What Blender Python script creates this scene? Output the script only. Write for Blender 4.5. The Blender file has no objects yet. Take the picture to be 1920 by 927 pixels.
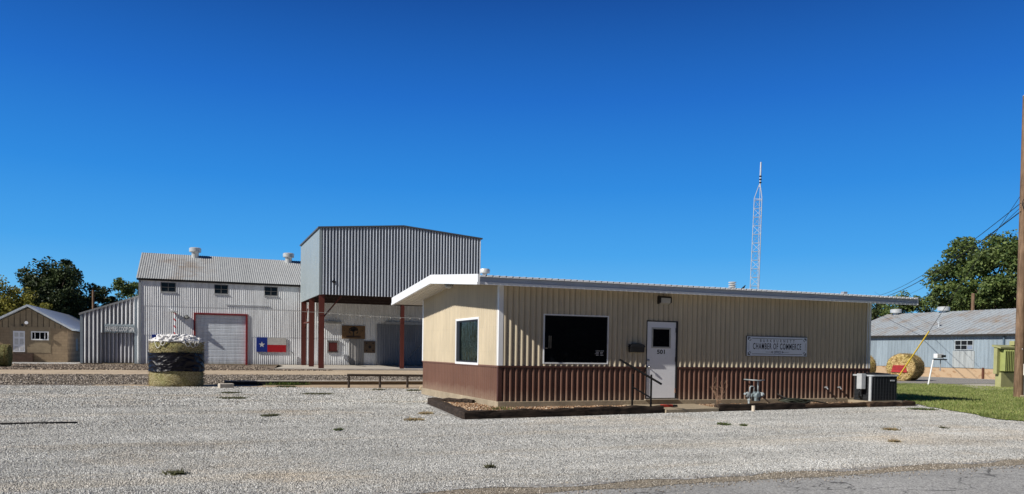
import bpy, math, random
import numpy as np
from mathutils import Vector, Matrix
R = random.Random(7)
NR = np.random.default_rng(11)
S = bpy.context.scene
COL = S.collection

# ------------------------------------------------------------ helpers
class MB:
    """collects shapes (world coordinates) for ONE mesh object"""
    def __init__(s): s.v = []; s.f = []; s.smooth = False
    def add(s, vs, fs):
        n = len(s.v); s.v += [tuple(v) for v in vs]; s.f += [tuple(i + n for i in f) for f in fs]; return s
    def quad(s, a, b, c, d): return s.add([a, b, c, d], [(0, 1, 2, 3)])
    def box(s, x0, x1, y0, y1, z0, z1):
        vs = [(x, y, z) for z in (z0, z1) for y in (y0, y1) for x in (x0, x1)]
        return s.add(vs, [(0, 2, 3, 1), (4, 5, 7, 6), (0, 1, 5, 4), (2, 6, 7, 3), (0, 4, 6, 2), (1, 3, 7, 5)])
    def obox(s, c, ux, uy, hx, hy, z0, z1):
        """box along horizontal unit ux, uy around c=(x,y)"""
        vs = []
        for z in (z0, z1):
            for b in (-hy, hy):
                for a in (-hx, hx):
                    vs.append((c[0] + ux[0] * a + uy[0] * b, c[1] + ux[1] * a + uy[1] * b, z))
        return s.add(vs, [(0, 2, 3, 1), (4, 5, 7, 6), (0, 1, 5, 4), (2, 6, 7, 3), (0, 4, 6, 2), (1, 3, 7, 5)])
    def prism(s, prof, axis, a0, a1):
        """closed profile extruded: axis 'x': prof=(y,z); axis 'y': prof=(x,z); axis 'z': prof=(x,y)"""
        n = len(prof)
        def P(p, a):
            return (a, p[0], p[1]) if axis == 'x' else ((p[0], a, p[1]) if axis == 'y' else (p[0], p[1], a))
        vs = [P(p, a0) for p in prof] + [P(p, a1) for p in prof]
        fs = [tuple(range(n)), tuple(range(2 * n - 1, n - 1, -1))] + [(i, i + n, (i + 1) % n + n, (i + 1) % n) for i in range(n)]
        return s.add(vs, fs)
    def tube(s, pts, r, n=8, cap=True):
        if not isinstance(r, (list, tuple)): r = [r] * len(pts)
        pts = [Vector(p) for p in pts]; base = len(s.v); prev = None
        for i, p in enumerate(pts):
            d = (pts[min(i + 1, len(pts) - 1)] - pts[max(i - 1, 0)]).normalized()
            if prev is None:
                u = d.cross(Vector((0, 0, 1)) if abs(d.z) < .9 else Vector((1, 0, 0))).normalized()
            else: u = (prev - d * prev.dot(d)).normalized()
            prev = u; w = d.cross(u)
            for k in range(n):
                a = 2 * math.pi * k / n
                s.v.append(tuple(p + (u * math.cos(a) + w * math.sin(a)) * r[i]))
        for i in range(len(pts) - 1):
            for k in range(n):
                a = base + i * n + k; b = base + i * n + (k + 1) % n
                s.f.append((a, b, b + n, a + n))
        if cap:
            s.f.append(tuple(base + k for k in range(n - 1, -1, -1)))
            e = base + (len(pts) - 1) * n; s.f.append(tuple(e + k for k in range(n)))
        return s
    def lathe(s, prof, c, n=24, axis='z'):
        """prof = [(radius, height)], around vertical axis through c"""
        base = len(s.v)
        for (r, h) in prof:
            for k in range(n):
                a = 2 * math.pi * k / n
                if axis == 'z': s.v.append((c[0] + r * math.cos(a), c[1] + r * math.sin(a), c[2] + h))
                elif axis == 'x': s.v.append((c[0] + h, c[1] + r * math.cos(a), c[2] + r * math.sin(a)))
                else: s.v.append((c[0] + r * math.cos(a), c[1] + h, c[2] + r * math.sin(a)))
        for i in range(len(prof) - 1):
            for k in range(n):
                a = base + i * n + k; b = base + i * n + (k + 1) % n
                s.f.append((a, b, b + n, a + n))
        s.f.append(tuple(base + k for k in range(n - 1, -1, -1)))
        e = base + (len(prof) - 1) * n; s.f.append(tuple(e + k for k in range(n)))
        return s
    def blob(s, c, r, jit=.15, n=8, m=6):
        base = len(s.v); rx, ry, rz = r if isinstance(r, tuple) else (r, r, r)
        s.v.append((c[0], c[1], c[2] - rz))
        for j in range(1, m):
            t = math.pi * j / m
            for k in range(n):
                a = 2 * math.pi * k / n; q = 1 + R.uniform(-jit, jit)
                s.v.append((c[0] + rx * q * math.sin(t) * math.cos(a), c[1] + ry * q * math.sin(t) * math.sin(a), c[2] - rz * q * math.cos(t)))
        s.v.append((c[0], c[1], c[2] + rz)); top = len(s.v) - 1
        for k in range(n):
            s.f.append((base, base + 1 + (k + 1) % n, base + 1 + k))
            s.f.append((top, top - n + k, top - n + (k + 1) % n))
        for j in range(m - 2):
            for k in range(n):
                a = base + 1 + j * n + k; b = base + 1 + j * n + (k + 1) % n
                s.f.append((a, b, b + n, a + n))
        return s
    def build(s, name, mat, parent=None, smooth=False, bevel=0):
        me = bpy.data.meshes.new(name)
        off = Vector((0, 0, 0)); p = parent
        if parent is None and s.v:
            a = np.array(s.v); off = Vector(((a[:, 0].min() + a[:, 0].max()) / 2, (a[:, 1].min() + a[:, 1].max()) / 2, a[:, 2].min()))
        while p is not None: off = off + p.location; p = p.parent
        me.from_pydata([(x - off.x, y - off.y, z - off.z) for x, y, z in s.v], [], s.f)
        if smooth:
            me.polygons.foreach_set('use_smooth', [True] * len(me.polygons))
        me.materials.append(mat)
        o = bpy.data.objects.new(name, me); COL.objects.link(o)
        if parent is None: o.location = off
        else: o.parent = parent
        if smooth and smooth != 'all':
            try: me.set_sharp_from_angle(angle=math.radians(35))
            except Exception: pass
        if bevel:
            b = o.modifiers.new('bevel', 'BEVEL'); b.width = bevel; b.segments = 2; b.limit_method = 'ANGLE'
        return o

def tag(o, label=None, cat=None, group=None, kind=None):
    if label: o['label'] = label
    if cat: o['category'] = cat
    if group: o['group'] = group
    if kind: o['kind'] = kind
    return o
def thing(name, loc, label, cat, group=None):
    o = bpy.data.objects.new(name, None); o.empty_display_size = .3; COL.objects.link(o); o.location = loc
    return tag(o, label, cat, group)
def copy_tree(o, parent=None):
    c = o.copy(); COL.objects.link(c); c.parent = parent
    for ch in list(o.children): copy_tree(ch, c)
    return c
def text(name, body, mat, parent, loc, height, width=None, normal='-y', bold=0, depth=.004, space=1.0):
    """flat lettering standing on a wall; loc = centre of the line"""
    cu = bpy.data.curves.new('t', 'FONT'); cu.body = body; cu.size = 1; cu.align_x = 'CENTER'; cu.align_y = 'CENTER'
    cu.offset = bold; cu.extrude = 0; cu.space_character = space; cu.resolution_u = 3
    to = bpy.data.objects.new('t', cu); COL.objects.link(to)
    dg = bpy.context.evaluated_depsgraph_get(); dg.update()
    me = bpy.data.meshes.new_from_object(to.evaluated_get(dg))
    bpy.data.objects.remove(to); bpy.data.curves.remove(cu)
    n = len(me.vertices); co = np.zeros(n * 3); me.vertices.foreach_get('co', co); co = co.reshape(-1, 3)
    mn = co.min(0); mx = co.max(0); ctr = (mn + mx) / 2; co -= ctr
    k = height / (mx[1] - mn[1]); kx = (width / (mx[0] - mn[0])) if width else k
    x = co[:, 0] * kx; z = co[:, 1] * k
    out = np.stack([x, np.zeros(n), z], 1)
    off = Vector((0, 0, 0)); p = parent
    while p is not None: off = off + p.location; p = p.parent
    out += np.array(loc) - np.array(off)
    me.vertices.foreach_set('co', out.ravel()); me.update(); me.name = name
    me.materials.clear(); me.materials.append(mat)
    o = bpy.data.objects.new(name, me); COL.objects.link(o); o.parent = parent
    return o

# ribbed sheet metal: real folded geometry
RIB = [(0, 0), (.06, 0), (.50, 1), (.66, 1), (.92, 0), (1, 0)]
RIB2 = [(0, 0), (.34, 0), (.56, 1), (.76, 1), (.92, 0), (1, 0)]
ROOFRIB = [(0, 0), (.74, 0), (.80, 1), (.92, 1), (1, 0)]
SINE = [(i / 8, .5 - .5 * math.cos(2 * math.pi * i / 8)) for i in range(9)]
def corr(mb, A, B, zb, zt, n_out, pitch=.152, depth=.046, prof=RIB, holes=(), phase=0, brk=()):
    A = Vector((A[0], A[1])); B = Vector((B[0], B[1])); L = (B - A).length; u = (B - A) / L
    zbf = zb if callable(zb) else (lambda s: zb)
    ztf = zt if callable(zt) else (lambda s: zt)
    bs = {0.0, L}
    for h in holes: bs |= {h[0], h[1]}
    bs |= set(brk)
    k = -1
    while k * pitch < L + pitch:
        for (t, d) in prof: bs.add(k * pitch + t * pitch + phase)
        k += 1
    bs = sorted(b for b in bs if -1e-6 <= b <= L + 1e-6)
    def dep(s):
        t = ((s - phase) / pitch) % 1.0
        for i in range(len(prof) - 1):
            if prof[i][0] <= t <= prof[i + 1][0] + 1e-9:
                w = (t - prof[i][0]) / max(1e-9, prof[i + 1][0] - prof[i][0]); return depth * (prof[i][1] * (1 - w) + prof[i + 1][1] * w)
        return 0
    no = Vector(n_out)
    def P(s, z):
        q = A + u * s + no * dep(s); return (q.x, q.y, z)
    for a, b in zip(bs[:-1], bs[1:]):
        if b - a < 1e-4: continue
        m = (a + b) / 2
        iv = [(('b',), ('t',))]
        hs = sorted([(h[2], h[3]) for h in holes if h[0] - 1e-6 <= m <= h[1] + 1e-6])
        segs = []; cur = None
        lo = ('b', 0)
        for h in hs:
            segs.append((lo, ('z', h[0]))); lo = ('z', h[1])
        segs.append((lo, ('t', 0)))
        def Z(c, s): return zbf(s) if c[0] == 'b' else (ztf(s) if c[0] == 't' else c[1])
        for l, h in segs:
            if Z(h, m) - Z(l, m) < 1e-3: continue
            vs = [P(a + 1e-6, Z(l, a)), P(b - 1e-6, Z(l, b)), P(b - 1e-6, Z(h, b)), P(a + 1e-6, Z(h, a))]
            mb.add(vs, [(0, 1, 2, 3)])
    return mb
def roof_sheet(mb, x0, x1, y0, z0, y1, z1, pitch=.17, depth=.03, prof=RIB, th=.0, brk=()):
    """ribs run along Y; sheet spans x"""
    xs = {x0, x1}
    k = 0
    while k * pitch < (x1 - x0) + pitch:
        for t, d in prof: xs.add(x0 + (k + t) * pitch)
        k += 1
    xs = sorted(x for x in xs if x <= x1 + 1e-6)
    def dep(x):
        t = ((x - x0) / pitch) % 1.0
        for i in range(len(prof) - 1):
            if prof[i][0] <= t <= prof[i + 1][0] + 1e-9:
                w = (t - prof[i][0]) / max(1e-9, prof[i + 1][0] - prof[i][0]); return depth * (prof[i][1] * (1 - w) + prof[i + 1][1] * w)
        return 0
    for a, b in zip(xs[:-1], xs[1:]):
        if b - a < 1e-4: continue
        da, db = dep(a + 1e-6), dep(b - 1e-6)
        mb.quad((a, y0, z0 + da), (b, y0, z0 + db), (b, y1, z1 + db), (a, y1, z1 + da))
    return mb

# ------------------------------------------------------------ materials
def srgb(c): return tuple(((x / 255) / 12.92 if x / 255 <= .04045 else ((x / 255 + .055) / 1.055) ** 2.4) for x in c)
class Mat:
    def __init__(s, name):
        s.m = bpy.data.materials.new(name); s.m.use_nodes = True; s.t = s.m.node_tree; s.n = s.t.nodes; s.l = s.t.links
        s.b = s.n['Principled BSDF']; s.geo = None
    def N(s, ty, **kw):
        n = s.n.new(ty)
        for k, v in kw.items():
            if k.startswith('_'): setattr(n, k[1:], v)
            else:
                key = k.replace('_', ' ')
                n.inputs[key if key in n.inputs else k].default_value = v
        return n
    def pos(s):
        if not s.geo: s.geo = s.n.new('ShaderNodeNewGeometry')
        return s.geo.outputs['Position']
    def obj(s):
        return s.n.new('ShaderNodeTexCoord').outputs['Object']
    def mapping(s, vec, scale=(1, 1, 1), rot=(0, 0, 0), loc=(0, 0, 0)):
        m = s.n.new('ShaderNodeMapping'); s.l.new(vec, m.inputs[0]); m.inputs['Scale'].default_value = scale; m.inputs['Rotation'].default_value = rot; m.inputs['Location'].default_value = loc
        return m.outputs[0]
    def noise(s, vec, scale, detail=4, rough=.55, out='Fac'):
        n = s.n.new('ShaderNodeTexNoise'); s.l.new(vec, n.inputs['Vector']); n.inputs['Scale'].default_value = scale; n.inputs['Detail'].default_value = detail; n.inputs['Roughness'].default_value = rough
        return n.outputs[out]
    def voro(s, vec, scale, out='Color', feature='F1'):
        n = s.n.new('ShaderNodeTexVoronoi'); s.l.new(vec, n.inputs['Vector']); n.inputs['Scale'].default_value = scale; n.feature = feature
        return n.outputs[out]
    def ramp(s, fac, stops, interp='LINEAR'):
        n = s.n.new('ShaderNodeValToRGB'); s.l.new(fac, n.inputs[0]); e = n.color_ramp.elements; n.color_ramp.interpolation = interp
        while len(e) > 1: e.remove(e[-1])
        for i, (p, c) in enumerate(stops):
            c = c if isinstance(c, tuple) else (c, c, c)
            if i == 0: e[0].position = p; e[0].color = c + (1,)
            else: x = e.new(p); x.color = c + (1,)
        return n.outputs[0]
    def mix(s, fac, a, b, mode='MIX'):
        n = s.n.new('ShaderNodeMix'); n.data_type = 'RGBA'; n.blend_type = mode
        for k, v in ((0, fac), (6, a), (7, b)):
            if isinstance(v, (int, float)): n.inputs[k].default_value = v if k == 0 else (v, v, v, 1)
            elif isinstance(v, tuple): n.inputs[k].default_value = v + (1,)
            else: s.l.new(v, n.inputs[k])
        return n.outputs[2]
    def math(s, op, a, b=None):
        n = s.n.new('ShaderNodeMath'); n.operation = op
        for k, v in ((0, a), (1, b)):
            if v is None: continue
            if isinstance(v, (int, float)): n.inputs[k].default_value = v
            else: s.l.new(v, n.inputs[k])
        return n.outputs[0]
    def sep(s, vec):
        n = s.n.new('ShaderNodeSeparateXYZ'); s.l.new(vec, n.inputs[0]); return n.outputs
    def color(s, c):
        if isinstance(c, tuple): s.b.inputs['Base Color'].default_value = c + (1,)
        else: s.l.new(c, s.b.inputs['Base Color'])
        return s
    def rough(s, r, metal=0, spec=.5):
        if isinstance(r, (int, float)): s.b.inputs['Roughness'].default_value = r
        else: s.l.new(r, s.b.inputs['Roughness'])
        s.b.inputs['Metallic'].default_value = metal; s.b.inputs['Specular IOR Level'].default_value = spec
        return s
    def bump(s, h, strength=.3, dist=.02):
        n = s.n.new('ShaderNodeBump'); s.l.new(h, n.inputs['Height']); n.inputs['Strength'].default_value = strength; n.inputs['Distance'].default_value = dist
        s.l.new(n.outputs[0], s.b.inputs['Normal']); return s

def painted(name, c, rough=.45, dirt=.12, streak=True, spec=.4):
    m = Mat(name); p = m.pos()
    a = m.noise(p, .9, 5); b = m.noise(m.mapping(p, (9, 9, .5)), 1.5, 4)
    f = m.math('MULTIPLY', m.math('SUBTRACT', m.mix(.5, a, b), .5), dirt * 2.2)
    col = m.mix(1.0, c, m.ramp(m.mix(.5, a, b), [(.3, 1 - dirt), (.7, 1 + dirt * .3)]), 'MULTIPLY')
    if streak:
        g = m.sep(p)[2]
        low = m.ramp(m.math('ADD', g, m.math('MULTIPLY', b, .35)), [(.22, .72), (.55, 1.0)])
        col = m.mix(1.0, col, low, 'MULTIPLY')
    m.color(col).rough(m.ramp(a, [(.3, rough - .08), (.7, rough + .12)]), 0, spec)
    m.bump(m.noise(p, 3, 2), .12, .02)
    return m.m
def cladding(name, c, rough=.45, along='x', dust=(.42, .33, .24), seam=.912, v0=6.83):
    """painted ribbed sheet: each sheet weathers a little differently, lap seams, screw rows, splashed dust low down"""
    m = Mat(name); p = m.pos(); x, y, z = m.sep(p); h = x if along == 'x' else y
    w = m.n.new('ShaderNodeTexWhiteNoise'); w.noise_dimensions = '1D'; q = m.math('DIVIDE', m.math('ADD', h, .31), seam)
    m.l.new(m.math('FLOOR', q), w.inputs['W'])
    col = m.mix(1.0, c, m.ramp(w.outputs['Value'], [(0, .97), (1, 1.02)]), 'MULTIPLY')
    fr = m.math('FRACT', q); col = m.mix(1.0, col, m.ramp(fr, [(0.0, .86), (.014, .86), (.016, 1.0)], 'CONSTANT'), 'MULTIPLY')
    st = m.noise(m.mapping(p, (7, 7, .45)), 1.5, 5, .65); a = m.noise(p, .8, 5)
    col = m.mix(1.0, col, m.ramp(st, [(.3, .88), (.62, 1.03)]), 'MULTIPLY'); col = m.mix(1.0, col, m.ramp(a, [(.3, .92), (.7, 1.05)]), 'MULTIPLY')
    low = m.ramp(m.math('ADD', z, m.math('MULTIPLY', m.math('SUBTRACT', m.noise(p, 5, 5, .7), .5), .35)), [(.20, .42), (.50, 0.0)])
    col = m.mix(low, col, dust)
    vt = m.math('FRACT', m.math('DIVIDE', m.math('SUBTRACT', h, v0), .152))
    col = m.mix(1.0, col, m.ramp(vt, [(0, .66), (.05, .70), (.12, 1.0), (.88, 1.0), (.94, .74), (1, .66)]), 'MULTIPLY')  # rib valleys darkened in the colour, imitating shade between ribs
    # screws: small dark dots in rows
    sx = m.math('SUBTRACT', m.math('FRACT', m.math('DIVIDE', h, .152)), .5); dx = m.math('MULTIPLY', sx, .152)
    sz = m.math('SUBTRACT', m.math('FRACT', m.math('DIVIDE', m.math('ADD', z, .14), .62)), .5); dz = m.math('MULTIPLY', sz, .62)
    d = m.math('SQRT', m.math('ADD', m.math('MULTIPLY', dx, dx), m.math('MULTIPLY', dz, dz)))
    col = m.mix(1.0, col, m.ramp(d, [(0, .88), (.008, .88), (.011, 1.0)]), 'MULTIPLY')
    m.color(col).rough(m.ramp(a, [(.3, rough - .08), (.7, rough + .12)]), 0, .4); m.bump(m.noise(p, 2.2, 2), .2, .02)
    return m.m
def plain(name, c, rough=.6, metal=0, var=.15, scale=8, spec=.4, bump=0):
    m = Mat(name); p = m.pos(); a = m.noise(p, scale, 5)
    m.color(m.mix(1.0, c, m.ramp(a, [(.3, 1 - var), (.7, 1 + var * .4)]), 'MULTIPLY')).rough(rough, metal, spec)
    if bump: m.bump(m.noise(p, scale * 4, 6), bump, .02)
    return m.m
def galv(name, c, panel=(.8, 2.2), rust=.0, rough=.5, metal=.25, panelvar=.18, along='x', stain=.25, rustc=(.22, .12, .06), hot=None, valley_shade=None):
    """weathered sheet steel: sheets differ from each other, streaks run down, rust gathers"""
    m = Mat(name); p = m.pos(); x, y, z = m.sep(p)
    h = x if along == 'x' else y
    cmb = m.n.new('ShaderNodeCombineXYZ')
    m.l.new(m.math('FLOOR', m.math('DIVIDE', h, panel[0])), cmb.inputs[0])
    m.l.new(m.math('FLOOR', m.math('DIVIDE', z, panel[1])), cmb.inputs[1])
    w = m.n.new('ShaderNodeTexWhiteNoise'); m.l.new(cmb.outputs[0], w.inputs['Vector'])
    col = m.mix(1.0, c, m.ramp(w.outputs['Value'], [(0, 1 - panelvar), (1, 1 + panelvar * .5)]), 'MULTIPLY')
    st = m.noise(m.mapping(p, (5, 5, .35)), 1.3, 6, .65)
    col = m.mix(1.0, col, m.ramp(st, [(.3, 1 - stain), (.65, 1.08)]), 'MULTIPLY')
    if valley_shade:
        gt = m.math('FRACT', m.math('DIVIDE', m.math('SUBTRACT', h, valley_shade[0]), valley_shade[1]))
        g_ = valley_shade[2]; col = m.mix(1.0, col, m.ramp(gt, [(0, g_), (valley_shade[3], g_), (valley_shade[3] + .06, 1.0), (.84, 1.0), (.94, g_), (1, g_)]), 'MULTIPLY')  # shade in the rib valleys painted into the sheet colour
    fine = m.noise(p, 11, 5, .7)
    col = m.mix(1.0, col, m.ramp(fine, [(.3, .88), (.7, 1.06)]), 'MULTIPLY')
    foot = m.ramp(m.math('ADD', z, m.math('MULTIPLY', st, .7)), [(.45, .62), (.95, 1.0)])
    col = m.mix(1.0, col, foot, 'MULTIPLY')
    if rust:
        r = m.noise(m.mapping(p, (1, 1, .6)), .55, 7, .7)
        rf = m.ramp(r, [(1 - rust - .12, 0.0), (1 - rust + .08, 1.0)])
        rf = m.math('MULTIPLY', rf, m.ramp(st, [(.35, .1), (.6, .9)]))
        if hot:
            d = m.ramp(m.math('DIVIDE', m.math('ABSOLUTE', m.math('SUBTRACT', h, hot[0])), hot[1]), [(.4, 1.0), (1.0, 0.0)])
            rf = m.math('MULTIPLY', rf, d)
        col = m.mix(rf, col, rustc)
    m.color(col).rough(m.ramp(st, [(.3, rough - .1), (.7, rough + .15)]), metal, .4)
    m.bump(m.noise(p, 1.7, 3), .25, .03)
    return m.m
def concrete(name, c, cracks=True, var=.22):
    m = Mat(name); p = m.pos()
    a = m.noise(p, .6, 6, .6); b = m.noise(p, 25, 5, .7); d = m.noise(p, 3.2, 5)
    col = m.mix(1.0, c, m.ramp(a, [(.3, 1 - var), (.7, 1.1)]), 'MULTIPLY')
    col = m.mix(1.0, col, m.ramp(b, [(.3, .8), (.7, 1.12)]), 'MULTIPLY')
    col = m.mix(1.0, col, m.ramp(d, [(.35, .85), (.6, 1.03)]), 'MULTIPLY')
    m.color(col).rough(.9, 0, .2); m.bump(b, .4, .01); return m.m
def wood(name, c, c2, scale=1, bump=.6, axis='z'):
    m = Mat(name); p = m.pos()
    sc = {'z': (14, 14, .9), 'x': (.9, 14, 14), 'y': (14, .9, 14)}[axis]
    g = m.noise(m.mapping(p, sc), 1.6 * scale, 6, .65); b = m.noise(p, 2.5, 4)
    col = m.mix(m.ramp(g, [(.35, 0.0), (.65, 1.0)]), c, c2)
    col = m.mix(1.0, col, m.ramp(b, [(.3, .7), (.7, 1.15)]), 'MULTIPLY')
    m.color(col).rough(.85, 0, .25); m.bump(g, bump, .02); return m.m
def leafmat(name, c1, c2, trans=.25):
    m = Mat(name); p = m.pos()
    a = m.n.new('ShaderNodeAttribute'); a.attribute_name = 'tint'
    col = m.mix(a.outputs['Fac'], c1, c2)
    col = m.mix(1.0, col, m.ramp(m.noise(p, .5, 3), [(.3, .75), (.7, 1.2)]), 'MULTIPLY')
    m.color(col).rough(.55, 0, .3)
    tr = m.n.new('ShaderNodeBsdfTranslucent'); m.l.new(col, tr.inputs[0])
    mx = m.n.new('ShaderNodeMixShader'); mx.inputs[0].default_value = trans
    m.l.new(m.b.outputs[0], mx.inputs[1]); m.l.new(tr.outputs[0], mx.inputs[2])
    m.l.new(mx.outputs[0], m.n['Material Output'].inputs[0]); return m.m

# ------------------------------------------------------------ world, sun, camera
SUN = Vector((-1.30, -.27, 1.0)).normalized()
elev = math.asin(SUN.z); az = math.atan2(SUN.x, SUN.y)
w = bpy.data.worlds.new("World"); S.world = w; w.use_nodes = True
wn = w.node_tree.nodes; wl = w.node_tree.links
sky = wn.new('ShaderNodeTexSky'); sky.sky_type = 'NISHITA'; sky.sun_disc = False
sky.sun_elevation = elev; sky.sun_rotation = az % (2 * math.pi)
sky.altitude = 300; sky.air_density = 1.0; sky.dust_density = .15; sky.ozone_density = 3.0
# the deep clear-day blue: the physical sky blended with a measured zenith-to-horizon gradient
tcw = wn.new('ShaderNodeTexCoord'); sxz = wn.new('ShaderNodeSeparateXYZ'); wl.new(tcw.outputs['Generated'], sxz.inputs[0])
rp = wn.new('ShaderNodeValToRGB'); wl.new(sxz.outputs[2], rp.inputs[0]); e = rp.color_ramp.elements; e.remove(e[-1])
SKY = [(0.0, (132, 203, 246)), (.05, (108, 190, 243)), (.12, (68, 164, 238)), (.20, (43, 139, 226)), (.30, (28, 109, 203)), (.40, (18, 80, 163)), (.50, (10, 46, 106)), (1.0, (5, 18, 42))]
for i, (p_, c_) in enumerate(SKY):
    x_ = e[0] if i == 0 else e.new(p_)
    x_.position = p_; x_.color = srgb(c_) + (1,)
sc1 = wn.new('ShaderNodeVectorMath'); sc1.operation = 'SCALE'; wl.new(rp.outputs[0], sc1.inputs[0]); sc1.inputs['Scale'].default_value = 1 / .085
mxw = wn.new('ShaderNodeMix'); mxw.data_type = 'RGBA'; mxw.inputs[0].default_value = .95
wl.new(sky.outputs[0], mxw.inputs[6]); wl.new(sc1.outputs[0], mxw.inputs[7])
# sky dimmed behind the viewer to cut the fill light on the walls
dk = wn.new('ShaderNodeMapRange'); wl.new(sxz.outputs[1], dk.inputs[0]); dk.inputs[1].default_value = -.35; dk.inputs[2].default_value = .15; dk.inputs[3].default_value = .4; dk.inputs[4].default_value = 1.0
sc2 = wn.new('ShaderNodeVectorMath'); sc2.operation = 'SCALE'; wl.new(mxw.outputs[2], sc2.inputs[0]); wl.new(dk.outputs[0], sc2.inputs['Scale'])
wl.new(sc2.outputs[0], wn['Background'].inputs[0])
wn['Background'].inputs[1].default_value = .085
sl = bpy.data.lights.new('sun', 'SUN'); sl.energy = 5.0; sl.angle = math.radians(.53); sl.color = (1, .955, .88)
so = bpy.data.objects.new('sun', sl); COL.objects.link(so); so.rotation_euler = SUN.to_track_quat('Z', 'Y').to_euler(); so.location = (-30, -10, 40)

F_, YAW, PIT, ROL, PPY, CH = 1476.3, .3806, -.0271, .0148, 698.77, 1.4351
Fv = Vector((math.sin(YAW) * math.cos(PIT), math.cos(YAW) * math.cos(PIT), math.sin(PIT)))
R0 = Vector((math.cos(YAW), -math.sin(YAW), 0)); U0 = R0.cross(Fv)
Rv = R0 * math.cos(ROL) + U0 * math.sin(ROL); Uv = -R0 * math.sin(ROL) + U0 * math.cos(ROL)
cd = bpy.data.cameras.new('camera'); cam = bpy.data.objects.new('camera', cd); COL.objects.link(cam); S.camera = cam
M = Matrix((Rv, Uv, -Fv)).transposed().to_4x4(); M.translation = (0, 0, CH); cam.matrix_world = M
cd.sensor_fit = 'HORIZONTAL'; cd.sensor_width = 36; cd.lens = F_ / 1920 * 36; cd.shift_y = (PPY - 463.5) / 1920
cd.clip_start = .1; cd.clip_end = 6000
S.view_settings.view_transform = 'Standard'; S.view_settings.look = 'None'; S.view_settings.exposure = 0; S.view_settings.gamma = 1

# ------------------------------------------------------------ shared materials
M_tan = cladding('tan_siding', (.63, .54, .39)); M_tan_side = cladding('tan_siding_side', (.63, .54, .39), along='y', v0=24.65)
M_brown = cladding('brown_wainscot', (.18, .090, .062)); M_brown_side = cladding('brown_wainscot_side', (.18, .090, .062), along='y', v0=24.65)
M_browntrim = painted('dark_brown_trim', (.085, .035, .026), .5, .15)
M_white = painted('white_trim', (.86, .87, .88), .4, .07, streak=False)
M_whitedoor = painted('white_door', (.88, .89, .93), .3, .04, streak=False)
M_soffit = painted('cream_soffit', (.66, .61, .52), .5, .08, streak=False)
M_roofpaint = painted('grey_roof_sheet', (.55, .57, .60), .4, .1, streak=False)
M_found = concrete('tan_concrete', (.42, .345, .245))
M_black = plain('black_metal', (.013, .013, .015), .45)
M_rail = plain('matt_black_paint', (.007, .007, .008), .85, 0, .1, 8, .12)
M_darkrub = plain('dark_rubber', (.02, .02, .02), .7)
M_chrome = plain('steel', (.55, .55, .55), .3, .9)
M_galvdull = plain('dull_zinc', (.50, .51, .53), .45, .5, .2)
M_rustred = painted('red_oxide_steel', (.13, .030, .020), .55, .3)
M_slab = concrete('pale_concrete', (.56, .51, .44), var=.12)
M_tie = wood('creosote_timber', (.012, .009, .007), (.075, .052, .038), axis='x')
M_tiebrown = wood('weathered_timber', (.05, .03, .02), (.15, .095, .06), axis='x')
M_ink = plain('black_ink', (.012, .013, .02), .6)

def glass_dark(name, tint=(.006, .007, .009)):
    m = Mat(name); m.color(tint).rough(.03, 0, .28)
    m.bump(m.noise(m.pos(), 1.1, 2), .02, .02); return m.m
M_glass = glass_dark('dark_glass')
def glass_clear(name):
    """slightly mirrored tinted pane with the usual roller waves"""
    m = Mat(name); g = m.n.new('ShaderNodeBsdfGlossy'); g.inputs['Roughness'].default_value = .01; g.inputs['Color'].default_value = (.62, .92, .88, 1)
    t = m.n.new('ShaderNodeBsdfTransparent'); t.inputs[0].default_value = (.45, .60, .58, 1)
    bm = m.n.new('ShaderNodeBump'); bm.inputs['Strength'].default_value = .35; bm.inputs['Distance'].default_value = .02
    m.l.new(m.noise(m.mapping(m.pos(), (1, 2.6, .9)), 2.6, 2, .5), bm.inputs['Height']); m.l.new(bm.outputs[0], g.inputs['Normal'])
    f = m.n.new('ShaderNodeFresnel'); f.inputs[0].default_value = 1.5
    mx = m.n.new('ShaderNodeMixShader'); m.l.new(m.math('ADD', m.math('MULTIPLY', f.outputs[0], 1.3), .25), mx.inputs[0]); m.l.new(t.outputs[0], mx.inputs[1]); m.l.new(g.outputs[0], mx.inputs[2])
    m.l.new(mx.outputs[0], m.n['Material Output'].inputs[0]); return m.m
M_glassc = glass_clear('clear_glass')

# ------------------------------------------------------------ the ground
def sheet(name, poly, z, mat, kind='structure', cells=0):
    me = bpy.data.meshes.new(name); me.from_pydata([(x, y, z) for x, y in poly], [], [tuple(range(len(poly)))]); me.materials.append(mat)
    o = bpy.data.objects.new(name, me); COL.objects.link(o); o['kind'] = kind; return o
def wavy(pts, amp=.25, step=.6):
    out = []
    for (a, b) in zip(pts, pts[1:] + pts[:1]):
        d = math.dist(a, b); n = max(1, int(d / step)) if d < 200 else 1
        for i in range(n):
            t = i / n
            out.append((a[0] + (b[0] - a[0]) * t + (R.uniform(-amp, amp) if i else 0), a[1] + (b[1] - a[1]) * t + (R.uniform(-amp, amp) if i else 0)))
    return out

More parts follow.
